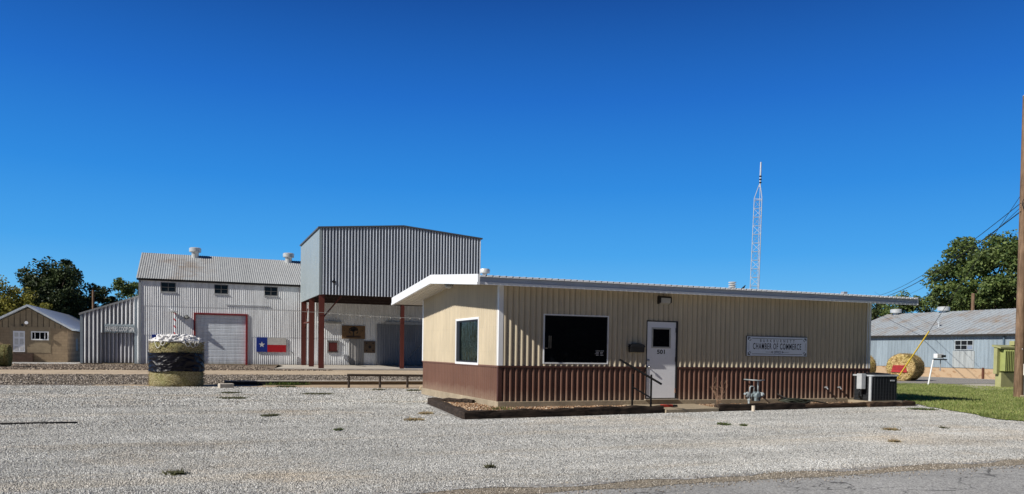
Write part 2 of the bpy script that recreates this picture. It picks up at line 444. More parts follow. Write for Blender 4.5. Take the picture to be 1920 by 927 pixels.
def m_dirt():
    m = Mat('brown_dirt'); p = m.pos()
    a = m.noise(p, .12, 6, .6); b = m.noise(p, 9, 6, .75); v = m.voro(p, 14)
    col = m.mix(m.ramp(a, [(.4, 0.0), (.6, 1.0)]), (.20, .165, .125), (.30, .25, .19))
    col = m.mix(1.0, col, m.ramp(b, [(.3, .6), (.7, 1.25)]), 'MULTIPLY')
    m.color(col).rough(.95, 0, .1); m.bump(b, .7, .04); return m.m
def m_gravel(name='pale_gravel', c=((.16, .155, .15), (.40, .39, .375), (.66, .65, .63)), tan=.0, sc=26):
    m = Mat(name); p = m.pos()
    v = m.sep(m.voro(p, sc))[0]; v2 = m.sep(m.voro(p, sc * .45))[1]; b = m.noise(p, sc * .7, 5, .8)
    col = m.ramp(m.mix(.35, v, b), [(.15, c[0]), (.5, c[1]), (.85, c[2])])
    col = m.mix(1.0, col, m.ramp(v2, [(0, .7), (1, 1.2)]), 'MULTIPLY')
    big = m.noise(p, .22, 6, .65)
    col = m.mix(m.ramp(big, [(.56, 0.0), (.72, .45 + tan)]), col, (.34, .27, .19))
    m.color(col).rough(.9, 0, .2); m.bump(m.mix(.5, v, b), 1.0, .04); return m.m
def m_asphalt(name, c=(.155, .155, .155), crack=True, cs=.35):
    m = Mat(name); p = m.pos()
    f = m.noise(p, 55, 4, .8); v = m.sep(m.voro(p, 70))[0]; a = m.noise(p, .5, 5)
    col = m.mix(1.0, c, m.ramp(m.mix(.5, f, v), [(.25, .55), (.75, 1.5)]), 'MULTIPLY')
    col = m.mix(1.0, col, m.ramp(a, [(.3, .82), (.7, 1.12)]), 'MULTIPLY')
    if crack:
        wv = m.n.new('ShaderNodeVectorMath'); wv.operation = 'ADD'
        ns = m.noise(p, 1.1, 4, .6, 'Color'); sc = m.n.new('ShaderNodeVectorMath'); sc.operation = 'SCALE'; m.l.new(ns, sc.inputs[0]); sc.inputs['Scale'].default_value = 1.3
        m.l.new(p, wv.inputs[0]); m.l.new(sc.outputs[0], wv.inputs[1])
        d = m.voro(m.mapping(wv.outputs[0], (.45, 1.3, 1), (0, 0, .15)), .9, 'Distance', 'DISTANCE_TO_EDGE')
        k = m.ramp(d, [(.004, .75), (.017, 0.0)])
        k = m.math('MULTIPLY', k, m.ramp(m.noise(p, .45, 2), [(.36, .0), (.46, 1.0)]))
        col = m.mix(k, col, (.028, .027, .026))
    m.color(col).rough(.88, 0, .3); m.bump(f, .5, .01); return m.m
M_dirt = m_dirt(); M_gravel = m_gravel(c=((.20, .195, .185), (.40, .39, .37), (.60, .59, .57)))
M_road = m_asphalt('cracked_asphalt', (.36, .355, .34))
M_darkgravel = m_gravel('dark_road_gravel', ((.10, .085, .07), (.24, .205, .17), (.42, .37, .31)), .2, 16)
M_brownstrip = m_gravel('brown_gravel_strip', ((.09, .07, .055), (.22, .17, .13), (.38, .31, .25)), .3, 12)
M_tanroad = concrete('tan_road', (.60, .48, .34))
M_sidestreet = m_asphalt('grey_street', (.29, .275, .255), False)

sheet('ground', [(-1500, -400), (3000, -400), (3000, 3000), (-1500, 3000)], 0, M_dirt)
GP = wavy([(-40, 8.05), (-12, 7.9), (2.5, 7.72), (11, 7.92), (40, 8.0)], .0) if False else None
def band(name, y0f, y1f, x0, x1, z, mat, amp=.12, step=.7):
    n = int((x1 - x0) / step); xs = [x0 + (x1 - x0) * i / n for i in range(n + 1)]
    lo = [(x, y0f(x) + R.uniform(-amp, amp)) for x in xs]; hi = [(x, y1f(x) + R.uniform(-amp, amp)) for x in xs]
    vs = [(a[0], a[1], z) for a in lo] + [(a[0], a[1], z) for a in hi]; n1 = n + 1
    me = bpy.data.meshes.new(name); me.from_pydata(vs, [], [(i, i + 1, i + 1 + n1, i + n1) for i in range(n)]); me.materials.append(mat)
    o = bpy.data.objects.new(name, me); COL.objects.link(o); o['kind'] = 'structure'; return o
M_shoulder = m_gravel('sandy_shoulder', ((.26, .22, .165), (.38, .33, .25), (.50, .44, .36)), .3, 70)
band('road', lambda x: -12, lambda x: 7.35, -30, 60, .004, M_road, .03, .5)
band('road_shoulder', lambda x: 7.25, lambda x: 7.95 - .02 * x, -30, 60, .008, M_shoulder, .06, .4)
glo = lambda x: 7.62 + .0 * x
ghi = lambda x: 29.7 - .28 * x if x < 8 else 27.4
band('gravel_lot', glo, ghi, -26, 20.5, .012, M_gravel, .18, .45)
band('gravel_lot', glo, lambda x: 11.9 + .0 * x, 20.4, 45, .011, M_gravel, .15, .5)
band('dirt_strip', lambda x: ghi(x) - .6, lambda x: 33.5, -3.4, 9.5, .008, concrete('sandy_dirt', (.52, .40, .27)), .25, .5)
band('dark_gravel_strip', lambda x: 31.8 if x > -4 else 31.2, lambda x: 42.6, -60, 26, .010, M_darkgravel, .25, .6)
band('back_road', lambda x: 42.4, lambda x: 50.6 + .08 * (x + 8), -60, 26, .014, M_tanroad, .15, .8)
band('brown_gravel_strip', lambda x: 50.3, lambda x: 64.3, -60, 26, .009, M_brownstrip, .3, .9)
band('gravel_strip', lambda x: 62, lambda x: 72.5, -45, -8.4, .013, m_gravel('far_pale_gravel', ((.25, .24, .23), (.42, .41, .39), (.55, .54, .52)), 0, 8), .4, .9)
band('side_street', lambda x: 30.5, lambda x: 44.5 + (x - 26) * .05, 24, 140, .012, M_sidestreet, .15, .8)
MB().box(5.9, 19.5, 52.6, 63.9, 0, .10).build('concrete_slab', M_slab, bevel=.01)['kind'] = 'structure'
MB().prism([(4.6, 52.7), (5.9, 52.7), (5.9, 63.9), (6.6, 63.9)], 'z', 0, .098).build('concrete_slab', M_slab)['kind'] = 'structure'

# lawn
def m_lawn():
    m = Mat('lawn_turf'); p = m.pos(); a = m.noise(p, .7, 6, .6); b = m.noise(p, 14, 5, .8)
    col = m.mix(m.ramp(a, [(.38, 0.0), (.62, 1.0)]), (.11, .17, .035), (.24, .26, .08))
    col = m.mix(1.0, col, m.ramp(b, [(.3, .5), (.7, 1.4)]), 'MULTIPLY'); m.color(col).rough(.9, 0, .1); m.bump(b, 1, .05); return m.m
LAWN = [(18.7, 19.2), (20.4, 17.98), (18.95, 15.63), (18.05, 13.85), (17.2, 12.7), (17.4, 11.9), (48, 12.2), (48, 30.5), (18.7, 30.0)]
sheet('lawn', wavy(LAWN, .12, .4), .03, m_lawn())

# ------------------------------------------------------------ stones and grass blades (stuff)
def inpoly(x, y, poly):
    c = np.zeros(len(x), bool); n = len(poly)
    for i in range(n):
        x1, y1 = poly[i]; x2, y2 = poly[(i + 1) % n]
        cond = ((y1 > y) != (y2 > y)) & (x < (x2 - x1) * (y - y1) / ((y2 - y1) if y2 != y1 else 1e-9) + x1)
        c ^= cond
    return c
PLANT = [(4.95, 15.1), (10.35, 15.95), (12.03, 16.1), (19.4, 16.65), (20.3, 17.7), (19, 25.5), (6.5, 25.5), (6.6, 20.4), (5.6, 20.1)]
def scatter(name, polyfn, rect, density, mesh_objs_mat, size, z, kinds, tilt=.5, squash=.7, label=None, clump=None):
    """many small copies of a few shapes as ONE mesh: stones, chips, blades"""
    x0, x1, y0, y1 = rect; n = int((x1 - x0) * (y1 - y0) * density)
    x = NR.uniform(x0, x1, n); y = NR.uniform(y0, y1, n); ok = polyfn(x, y); x = x[ok]; y = y[ok]; n = len(x)
    s = NR.uniform(size[0], size[1], n) * (NR.random(n) * .6 + .7)
    return x, y, s
def rand_rot(n, tilt):
    a = NR.uniform(0, 2 * np.pi, n); b = NR.normal(0, tilt, n); c = NR.normal(0, tilt, n)
    ca, sa, cb, sb, cc, sc = np.cos(a), np.sin(a), np.cos(b), np.sin(b), np.cos(c), np.sin(c)
    Rz = np.zeros((n, 3, 3)); Rz[:, 0, 0] = ca; Rz[:, 0, 1] = -sa; Rz[:, 1, 0] = sa; Rz[:, 1, 1] = ca; Rz[:, 2, 2] = 1
    Rx = np.zeros((n, 3, 3)); Rx[:, 0, 0] = 1; Rx[:, 1, 1] = cb; Rx[:, 1, 2] = -sb; Rx[:, 2, 1] = sb; Rx[:, 2, 2] = cb
    Ry = np.zeros((n, 3, 3)); Ry[:, 1, 1] = 1; Ry[:, 0, 0] = cc; Ry[:, 0, 2] = sc; Ry[:, 2, 0] = -sc; Ry[:, 2, 2] = cc
    return Rz @ Rx @ Ry
def bulk(name, V, F, mat, tint=None, parent=None, kind=None, origin=(0, 0, 0)):
    """V (n,k,3) instance vertices, F (m,c) faces of one instance"""
    n, k, _ = V.shape; m, c = F.shape
    me = bpy.data.meshes.new(name); me.vertices.add(n * k); me.vertices.foreach_set('co', (V - np.array(origin)).reshape(-1).astype(np.float32))
    idx = (F[None] + (np.arange(n) * k)[:, None, None]).reshape(-1).astype(np.int32)
    me.loops.add(len(idx)); me.loops.foreach_set('vertex_index', idx)
    me.polygons.add(n * m); me.polygons.foreach_set('loop_start', np.arange(0, n * m * c, c, dtype=np.int32)); me.polygons.foreach_set('loop_total', np.full(n * m, c, np.int32))
    if tint is not None:
        at = me.attributes.new('tint', 'FLOAT', 'FACE'); at.data.foreach_set('value', np.repeat(tint, m).astype(np.float32))
    me.update(calc_edges=True); me.materials.append(mat)
    o = bpy.data.objects.new(name, me); COL.objects.link(o)
    if parent: o.parent = parent
    else: o.location = origin
    if kind: o['kind'] = kind
    return o
OCT_V = np.array([(1, 0, 0), (-1, 0, 0), (0, 1, 0), (0, -1, 0), (0, 0, 1), (0, 0, -1)], float)
OCT_F = np.array([(0, 2, 4), (2, 1, 4), (1, 3, 4), (3, 0, 4), (2, 0, 5), (1, 2, 5), (3, 1, 5), (0, 3, 5)])
BOXV = np.array([(a, b, c) for c in (-.8, .8) for b in (-.8, .8) for a in (-.8, .8)], float)
BOXF = np.array([(0, 2, 3, 1), (4, 5, 7, 6), (0, 1, 5, 4), (2, 6, 7, 3), (0, 4, 6, 2), (1, 3, 7, 5)])
def stones(name, x, y, s, z, mat, tilt=.6, sq=(.5, .9), base=BOXV, faces=BOXF, label=None):
    n = len(x)
    V = np.repeat(base[None], n, 0) * (1 + NR.uniform(-.38, .38, (n, len(base), 3)))
    V *= np.stack([s, s * NR.uniform(.6, 1, n), s * NR.uniform(sq[0], sq[1], n)], 1)[:, None, :]
    V = np.einsum('nij,nkj->nki', rand_rot(n, tilt), V)
    V += np.stack([x, y, z + s * .25], 1)[:, None, :]
    return bulk(name, V, faces, mat, NR.random(n), kind='stuff')
def stonemat(name, stops, tanmix=0):
    m = Mat(name); a = m.n.new('ShaderNodeAttribute'); a.attribute_name = 'tint'
    col = m.ramp(a.outputs['Fac'], stops)
    big = m.noise(m.pos(), .16, 5, .7)
    col = m.mix(m.ramp(big, [(.52, 0.0), (.70, tanmix)]), col, m.mix(1.0, col, (1.08, .95, .80), 'MULTIPLY'))
    bg2 = m.noise(m.pos(), .7, 4)
    trk = m.noise(m.mapping(m.pos(), (.10, .75, 1), (0, 0, .06)), 1.0, 4, .6)
    col = m.mix(m.ramp(trk, [(.54, 0.0), (.66, tanmix * .35)]), col, m.mix(1.0, col, (1.0, .86, .68), 'MULTIPLY'))
    col = m.mix(1.0, col, m.ramp(m.noise(m.mapping(m.pos(), (.12, .9, 1), (0, 0, -.05), (3, 9, 0)), 1.0, 3), [(.35, .84), (.6, 1.05)]), 'MULTIPLY')
    col = m.mix(1.0, col, m.ramp(bg2, [(.3, .86), (.7, 1.1)]), 'MULTIPLY')
    m.color(col).rough(.85, 0, .25); return m.m
M_stone = stonemat('limestone_chips', [(0, (.12, .12, .117)), (.15, (.31, .31, .30)), (.5, (.49, .488, .47)), (.8, (.64, .638, .62)), (.93, (.80, .798, .78)), (1, (.46, .40, .32))], .9)
def lotmask(x, y):
    ok = ~inpoly(x, y, PLANT) & ~inpoly(x, y, LAWN)
    return ok & (y < np.where(x < 8, 29.7 - .28 * x, 27.4) + NR.normal(0, .25, len(x))) & (y > 7.75 + NR.normal(0, .10, len(x)))
def incam(x, y, pad=1.5):
    d = x * Fv.x + y * Fv.y; r = x * Rv.x + y * Rv.y
    return np.abs(r) < d * .65 * 1.06 + pad
for (y0, y1, dens, sz) in ((7.6, 11, 6500, (.0035, .0088)), (11, 15, 3900, (.0045, .0105)), (15, 20, 1900, (.007, .014)), (20, 31, 750, (.010, .021))):
    x0, x1 = -12, 22.5
    n = int((x1 - x0) * (y1 - y0) * dens); x = NR.uniform(x0, x1, n); y = NR.uniform(y0, y1, n)
    ok = incam(x, y) & lotmask(x, y); x = x[ok]; y = y[ok]; s = NR.uniform(sz[0], sz[1], len(x)) * NR.uniform(.6, 1.2, len(x))
    stones('gravel', x, y, s, .012, M_stone)
# loose chips strewn on shoulder and road edge
n = 9000; x = NR.uniform(-4, 16, n); y = 7.45 + NR.normal(0, .22, n); ok = incam(x, y, .5); x = x[ok]; y = y[ok]
stones('loose_chips', x, y, NR.uniform(.003, .009, len(x)), .008, stonemat('shoulder_chips', [(0, (.12, .10, .08)), (.5, (.36, .31, .25)), (1, (.6, .55, .48))]))
# coarse dark ballast far strip
n = 26000; x = NR.uniform(-14, 12, n); y = NR.uniform(32, 42.3, n)
stones('ballast', x, y, NR.uniform(.02, .045, n), .01, stonemat('ballast_stone', [(0, (.06, .05, .04)), (.5, (.22, .185, .15)), (.85, (.36, .31, .26)), (1, (.56, .50, .44))]))
n = 16000; x = NR.uniform(-18, 8, n); y = NR.uniform(50.6, 63.6, n); ok = ~((x > 4.4) & (y > 52.3)); x = x[ok]; y = y[ok]
stones('ballast', x, y, NR.uniform(.035, .07, len(x)), .008, stonemat('brown_ballast', [(0, (.06, .045, .035)), (.6, (.23, .18, .14)), (1, (.42, .35, .28))]))

BLV = np.array([(-.09, 0, 0), (.09, 0, 0), (.05, .12, .6), (-.05, .12, .6), (0, .38, 1.0)], float)
def blades(name, x, y, h, z, mat, lean=.35, kind='stuff', parent=None, origin=(0, 0, 0), w=1.0):
    n = len(x); base = BLV.copy(); F = np.array([(0, 1, 2, 3), (3, 2, 4, 4)])
    # two faces: a quad and a triangle (drawn as triangles)
    F = np.array([(0, 1, 2), (0, 2, 3), (3, 2, 4)])
    V = np.repeat(base[None], n, 0); V[:, :, 0] *= w
    V *= h[:, None, None]
    V = np.einsum('nij,nkj->nki', rand_rot(n, lean), V); V += np.stack([x, y, np.full(n, z) if np.isscalar(z) else z], 1)[:, None, :]
    return bulk(name, V, F, mat, NR.random(n), kind=kind, parent=parent, origin=origin)
M_grass = leafmat('grass_blade', (.16, .25, .045), (.50, .50, .20), .35)
n = 210000; x = NR.uniform(17.2, 36, n); y = 11.8 + (30.3 - 11.8) * NR.random(n) ** 1.25
ok = inpoly(x, y, LAWN) & incam(x, y, .5); x = x[ok]; y = y[ok]
patch = np.sin(x * 1.7 + np.sin(y * 1.3) * 2) * np.sin(y * 1.1 + 1.3 * np.sin(x * .8))
blades('grass', x, y, NR.uniform(.05, .10, len(x)) * (1 + .25 * patch), .03, M_grass, .5)
M_olive = leafmat('dull_weed', (.045, .055, .018), (.13, .13, .045), .2)
M_straw = leafmat('straw', (.25, .19, .09), (.5, .40, .2), .2)
M_greenweed = leafmat('green_weed', (.06, .11, .015), (.16, .22, .05), .3)

M_litter = plain('leaf_litter', (.075, .075, .03), .95, 0, .5, 30); M_litter2 = plain('straw_litter', (.30, .22, .12), .95, 0, .4, 30)
weeds = [  # x, y, half-length, half-depth, material, label
 (.92, 25.6, .45, .35, 0, 'long dark weed patch in the gravel, nearest below the concrete block'),
 (.92, 22.9, .55, .45, 0, 'wider weed patch in the gravel, second below the concrete block'),
 (3.46, 24.7, .6, .4, 0, 'broad green weed patch in gravel left of the pipe rail'),
 (1.41, 17.0, .22, .3, 0, 'small brown green weed tuft in open gravel below the broad patch'),
 (2.28, 13.8, .08, .2, 2, 'tiny dark weed tuft alone in the middle of the gravel'),
 (4.71, 16.9, .22, .3, 1, 'straw coloured tuft in gravel left of the timber corner'),
 (4.06, 15.4, .25, .3, 1, 'flat dry straw patch in gravel nearest the timber corner'),
 (-.23, 9.46, .16, .14, 0, 'dark weed patch low in the foreground gravel, leftmost in front'),
 (3.31, 8.95, .08, .1, 0, 'tiny weed in foreground gravel just above the road edge'),
 (5.86, 27.0, .3, .4, 0, 'weeds growing along the foot of the pipe rail'),
 (6.94, 26.4, .35, .4, 0, 'weeds growing between pipe rail and office wall'),
 (9.85, 13.1, .16, .3, 2, 'green weed tuft in gravel in front of the door slab'),
 (10.1, 12.8, .09, .15, 2, 'smaller weed tuft just right of the green tuft before the slab'),
 (12.5, 11.4, .2, .2, 1, 'rusty dry tuft in gravel in front of the cooling unit'),
 (10.8, 9.8, .14, .12, 1, 'rusty dry tuft lower down towards the road on the right'),
 (18.2, 15.6, .5, .35, 2, 'green creeping weeds at the gravel edge by the lawn'),
 (13.9, 11.4, .09, .12, 0, 'tiny dark weed in gravel near the lawn edge at right'),
 (3.0, 29.6, .45, .25, 2, 'bright green weeds at the mouth of the culvert'),
]
for wx, wy, hl, hd, mi, lab in weeds:
    n = int(900 * hl * 2 * hd * 2) + 40; a = NR.uniform(0, 2 * np.pi, n); r = np.sqrt(NR.random(n)) * NR.uniform(.6, .95, n)
    # elongated seen from the street
    bp = []
    for q in range(16):
        aa = 2 * math.pi * q / 16; rr_ = R.uniform(.35, .95); ddx = rr_ * math.cos(aa) * hl; ddy = rr_ * math.sin(aa) * hd
        bp.append((wx + ddx * Rv.x + ddy * Fv.x, wy + ddx * Rv.y + ddy * Fv.y, .036 + R.uniform(0, .012)))
    dx = r * np.cos(a) * hl; dy = r * np.sin(a) * hd
    o = blades('weed_patch', wx + dx * Rv.x + dy * Fv.x, wy + dx * Rv.y + dy * Fv.y, NR.uniform(.035, .075, n), .014, [M_olive, M_straw, M_greenweed][mi], .9, kind=None, origin=(wx, wy, 0), w=1.4)
    tag(o, lab, 'weeds', 'weed patches in the gravel')
    if mi != 9:
        bq = MB(); bq.add([(wx, wy, .05)] + bp, [(0, i + 1, (i + 1) % 16 + 1) for i in range(16)]); bq.build('leaf_litter', [M_litter, M_litter2, M_litter][mi], o)
cb = MB().tube([(-5.5, 15.7, .035), (-4.3, 15.92, .03), (-3.19, 16.02, .035), (-2.6, 16.1, .03), (-2.0, 16.06, .03)], .022, 6).build('cable', M_darkrub, smooth='all')  # thin dark line on the gravel, modelled as a slim tube
tag(cb, 'thin black line across the gravel at far left', 'cable')

# ------------------------------------------------------------ the office
X0, X1, Y0, Y1, ZB, ZS, ZT = 6.79, 18.52, 17.81, 24.67, .21, 1.07, 3.02
YM = (Y0 + Y1) / 2; EX0, EX1, EY0, EY1 = 6.05, 19.86, 17.31, 25.90
SL = .079
def soff(y): return 2.985 + SL * (min(y, 2 * YM - y) - EY0)
off = thing('office_building', (X0, Y0, 0), 'low tan and brown ribbed metal office with white roof trim', 'building')
# foundation
MB().box(X0 - .05, X1 + .05, Y0 - .07, Y1 + .05, -.1, ZB).build('foundation', M_found, off, bevel=.012)
d = .03
WIN = (7.93 - X0, 9.75 - X0, 1.135, 2.37)
DOOR = (10.86 - X0, 11.83 - X0, .2, 2.29)
LW = (19.22, 21.18, 1.06, 2.31)
ztf = lambda s: soff(Y1 - s) + .01
mb = MB()
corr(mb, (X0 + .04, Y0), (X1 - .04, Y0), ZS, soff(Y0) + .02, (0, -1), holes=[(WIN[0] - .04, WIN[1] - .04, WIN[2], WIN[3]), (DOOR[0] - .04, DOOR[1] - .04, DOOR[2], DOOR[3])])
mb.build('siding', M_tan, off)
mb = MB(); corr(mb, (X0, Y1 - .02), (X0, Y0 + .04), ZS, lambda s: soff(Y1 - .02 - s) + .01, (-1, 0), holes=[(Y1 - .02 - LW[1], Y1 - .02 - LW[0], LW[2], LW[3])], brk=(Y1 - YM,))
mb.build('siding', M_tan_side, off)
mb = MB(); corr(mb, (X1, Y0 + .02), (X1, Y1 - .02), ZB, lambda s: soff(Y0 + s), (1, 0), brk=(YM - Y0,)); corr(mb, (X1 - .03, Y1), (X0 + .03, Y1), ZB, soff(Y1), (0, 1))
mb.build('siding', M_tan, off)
for (a_, b_) in ((X0 + .04, X0 + DOOR[0]), (X0 + DOOR[1], X1 - .04)):
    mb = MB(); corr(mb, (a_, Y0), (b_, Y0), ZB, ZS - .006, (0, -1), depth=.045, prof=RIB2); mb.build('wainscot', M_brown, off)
mb = MB(); corr(mb, (X0, Y1 - .02), (X0, Y0 + .04), ZB, ZS - .006, (-1, 0))
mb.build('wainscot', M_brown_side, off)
# cap trims between tan and brown
for (a_, b_) in ((X0 - .045, X0 + DOOR[0] - .03), (X0 + DOOR[1] + .03, X1 + .02)): MB().box(a_, b_, Y0 - .058, Y0 - .02, ZS - .035, ZS + .012).build('cap_trim', M_browntrim, off, bevel=.004)
MB().box(X0 - .048, X0 - .02, Y0 - .02, Y1, ZS - .03, ZS + .012).build('cap_trim', M_brown, off, bevel=.004)
# corner trims
MB().prism([(X0 - .042, Y0 + .11), (X0 - .042, Y0 - .042), (X0 + .075, Y0 - .042), (X0 + .075, Y0 - .003), (X0 - .003, Y0 + .11)], 'z', ZS + .013, soff(Y0) + .005).build('corner_trim', M_white, off)
MB().prism([(X0 - .040, Y0 + .05), (X0 - .040, Y0 - .040), (X0 + .055, Y0 - .040), (X0 + .055, Y0 - .003), (X0 - .003, Y0 + .05)], 'z', ZB, ZS - .036).build('corner_trim', M_browntrim, off)
MB().box(X0 - .042, X0 + .0, Y1 - .09, Y1 + .04, ZS + .013, soff(Y1)).build('corner_trim', M_white, off)
MB().box(X1 - .10, X1 + .042, Y0 - .042, Y0 - .002, ZS + .013, soff(Y0)).build('corner_trim', M_white, off)
MB().box(X1 - .08, X1 + .040, Y0 - .040, Y0 - .002, ZB, ZS - .036).build('corner_trim', M_browntrim, off)
# solid core so that no light leaks
mb = MB(); mb.prism([(X0 + .55, 0.05), (X1 - .02, .05), (X1 - .02, 2.9), (X0 + .55, 2.9)], 'y', Y0 + .35, Y1 - .03); mb.build('inner_wall', plain('dark_interior', (.02, .025, .03), .9), off)
# big picture window
wx0, wx1, wz0, wz1 = X0 + WIN[0], X0 + WIN[1], WIN[2], WIN[3]
def frame(mb, x0, x1, z0, z1, yf, yb, t):
    mb.box(x0, x1, yf, yb, z1 - t, z1); mb.box(x0, x1, yf, yb, z0, z0 + t); mb.box(x0, x0 + t, yf + .001, yb, z0 + t, z1 - t); mb.box(x1 - t, x1, yf + .001, yb, z0 + t, z1 - t); return mb
wi = MB(); frame(wi, wx0, wx1, wz0, wz1, Y0 - .05, Y0 + .02, .032); wi = wi.build('window', M_white, off, bevel=.004)
g = MB(); frame(g, wx0 + .032, wx1 - .032, wz0 + .032, wz1 - .032, Y0 - .03, Y0 + .02, .02); g.build('sash', M_black, wi)
MB().box(wx0 + .05, wx1 - .05, Y0 - .012, Y0 + .0, wz0 + .05, wz1 - .05).build('pane', M_glass, wi)
M_lett = plain('white_vinyl', (.55, .55, .55), .6)
text('lettering', 'BUSINESS HOURS', M_lett, wi, (9.52, Y0 - .016, 1.475), .028, .24, bold=.01)
mb = MB()
for i, (l, r_) in enumerate(((.10, .06), (.13, .05), (.10, .07))):
    mb.box(9.51 - l, 9.51 - .02, Y0 - .017, Y0 - .015, 1.43 - i * .036, 1.446 - i * .036); mb.box(9.53, 9.53 + r_ + .02, Y0 - .017, Y0 - .015, 1.43 - i * .036, 1.446 - i * .036)
mb.build('lettering', M_lett, wi)
# pale strips painted on the pane for a door handle and light inside
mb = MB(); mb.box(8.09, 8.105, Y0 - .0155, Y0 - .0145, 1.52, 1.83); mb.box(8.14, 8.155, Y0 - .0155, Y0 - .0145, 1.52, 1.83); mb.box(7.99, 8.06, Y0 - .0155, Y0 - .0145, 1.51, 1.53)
mb.build('indoor_strips', plain('dim_cream', (.32, .29, .22), .6), wi)
# left window: real pane; made-up wavy slats behind it imitate a reflection
y0, y1, z0, z1 = LW
lw = MB(); t = .06
lw.box(X0 - .05, X0 + .02, y0, y1, z1 - t, z1); lw.box(X0 - .05, X0 + .02, y0, y1, z0, z0 + t); lw.box(X0 - .049, X0 + .02, y0, y0 + t, z0 + t, z1 - t); lw.box(X0 - .049, X0 + .02, y1 - t, y1, z0 + t, z1 - t)
lw = lw.build('window', M_white, off, bevel=.004)
y0 += t; y1 -= t; z0 += t; z1 -= t; t = .045
g = MB(); g.box(X0 - .03, X0 + .05, y0, y1, z1 - t, z1); g.box(X0 - .03, X0 + .05, y0, y1, z0, z0 + t); g.box(X0 - .029, X0 + .05, y0, y0 + t, z0 + t, z1 - t); g.box(X0 - .029, X0 + .05, y1 - .26, y1, z0 + t, z1 - t); g.build('sash', M_black, lw)
MB().box(X0 + .0, X0 + .006, y0 + t, y1 - .26, z0 + t, z1 - t).build('pane', M_glassc, lw)
M_reflslat = plain('pale_reflection', (.42, .47, .50), .7, 0, .15, 3)
mb = MB(); yy = y0 + .06
while yy < y0 + 1.50:
    cur = yy < y0 + .78
    a = R.uniform(-.03, .03) if cur else .006
    zt_ = z1 - .05; zb_ = z0 + .05 if cur else z0 + .55
    pts = []
    for i in range(9):
        u = i / 8; z = zt_ + (zb_ - zt_) * u; s = a * math.sin(u * 5 + yy * 9) + (.03 * u if cur else 0)
        pts.append((yy + s, z))
    wd = .028 if cur else .018
    for (p, q) in zip(pts[:-1], pts[1:]):
        mb.quad((X0 + .12, p[0], p[1]), (X0 + .10, p[0] + wd, p[1]), (X0 + .10, q[0] + wd, q[1]), (X0 + .12, q[0], q[1]))
    yy += R.uniform(.06, .085) if cur else .12
mb.box(X0 + .09, X0 + .13, y0 + .05, y1 - .27, z1 - .07, z1 - .04); mb.build('reflection_slats', M_reflslat, lw)
mb = MB(); mb.box(X0 + .22, X0 + .24, y0 + .7, y1 - .25, z0 + .55, z0 + .78); mb.build('reflection_panel', plain('teal_reflection', (.16, .30, .30), .8), lw)  # teal slab imitating the building mirrored in the pane
mb = MB(); mb.box(X0 + .40, X0 + .42, y0 - .1, y1 + .1, z0 - .1, z1 + .1); mb.build('room_wall', plain('teal_reflection_dark', (.06, .13, .125), .8), lw)  # wall colour takes on the teal of the mirrored building
# door
dr0, dr1, dz0, dz1 = X0 + DOOR[0], X0 + DOOR[1], ZB + .02, DOOR[3]
df = MB(); df.box(dr0, dr1, Y0 - .045, Y0 + .06, dz1 - .03, dz1); df.box(dr0, dr0 + .035, Y0 - .044, Y0 + .06, dz0, dz1 - .03); df.box(dr1 - .05, dr1, Y0 - .044, Y0 + .06, dz0, dz1 - .03)
df.build('door_frame', M_black, off, bevel=.004)
a0, a1 = dr0 + .035, dr1 - .05
wq = (a0 + .17, a1 - .19, 1.60 + 0, 2.08)
dm = MB(); dm.box(a0, a1, Y0 - .02, Y0 + .03, dz0 + .03, wq[2]); dm.box(a0, a1, Y0 - .02, Y0 + .03, wq[3], dz1 - .03); dm.box(a0, wq[0], Y0 - .02, Y0 + .03, wq[2], wq[3]); dm.box(wq[1], a1, Y0 - .02, Y0 + .03, wq[2], wq[3])
dm = dm.build('door', M_whitedoor, off)
f = MB(); frame(f, wq[0] - .03, wq[1] + .03, wq[2] - .03, wq[3] + .03, Y0 - .034, Y0 - .015, .04); f.build('glazing_frame', plain('grey_trim', (.5, .5, .47), .5), dm, bevel=.003)
MB().box(wq[0], wq[1], Y0 - .010, Y0 + .0, wq[2], wq[3]).build('pane', M_glass, dm)
text('house_number', '501', M_ink, dm, ((wq[0] + wq[1]) / 2 + .0, Y0 - .023, 1.475), .115, .24, bold=.03)
MB().lathe([(.035, 0), (.035, -.012), (.015, -.012), (.015, -.045), (.032, -.05), (.034, -.07), (.02, -.085)], (a0 + .06, Y0 - .02, 1.07), 14, 'y').build('handle', M_chrome, dm, smooth='all')
MB().lathe([(.034, 0), (.034, -.018), (.018, -.024)], (a0 + .05, Y0 - .02, 1.25), 14, 'y').build('lock', M_galvdull, dm, smooth='all')
for z in (2.05, 1.28, .45):
    MB().box(a1 - .01, a1 + .012, Y0 - .05, Y0 - .02, z - .06, z + .06).build('hinge', M_black if z > 1 else M_brown, dm)
MB().box(dr0 - .02, dr1 + .02, Y0 - .11, Y0 + .05, ZB - .0, ZB + .025).build('threshold', plain('worn_sill', (.35, .30, .24), .7), off, bevel=.005)
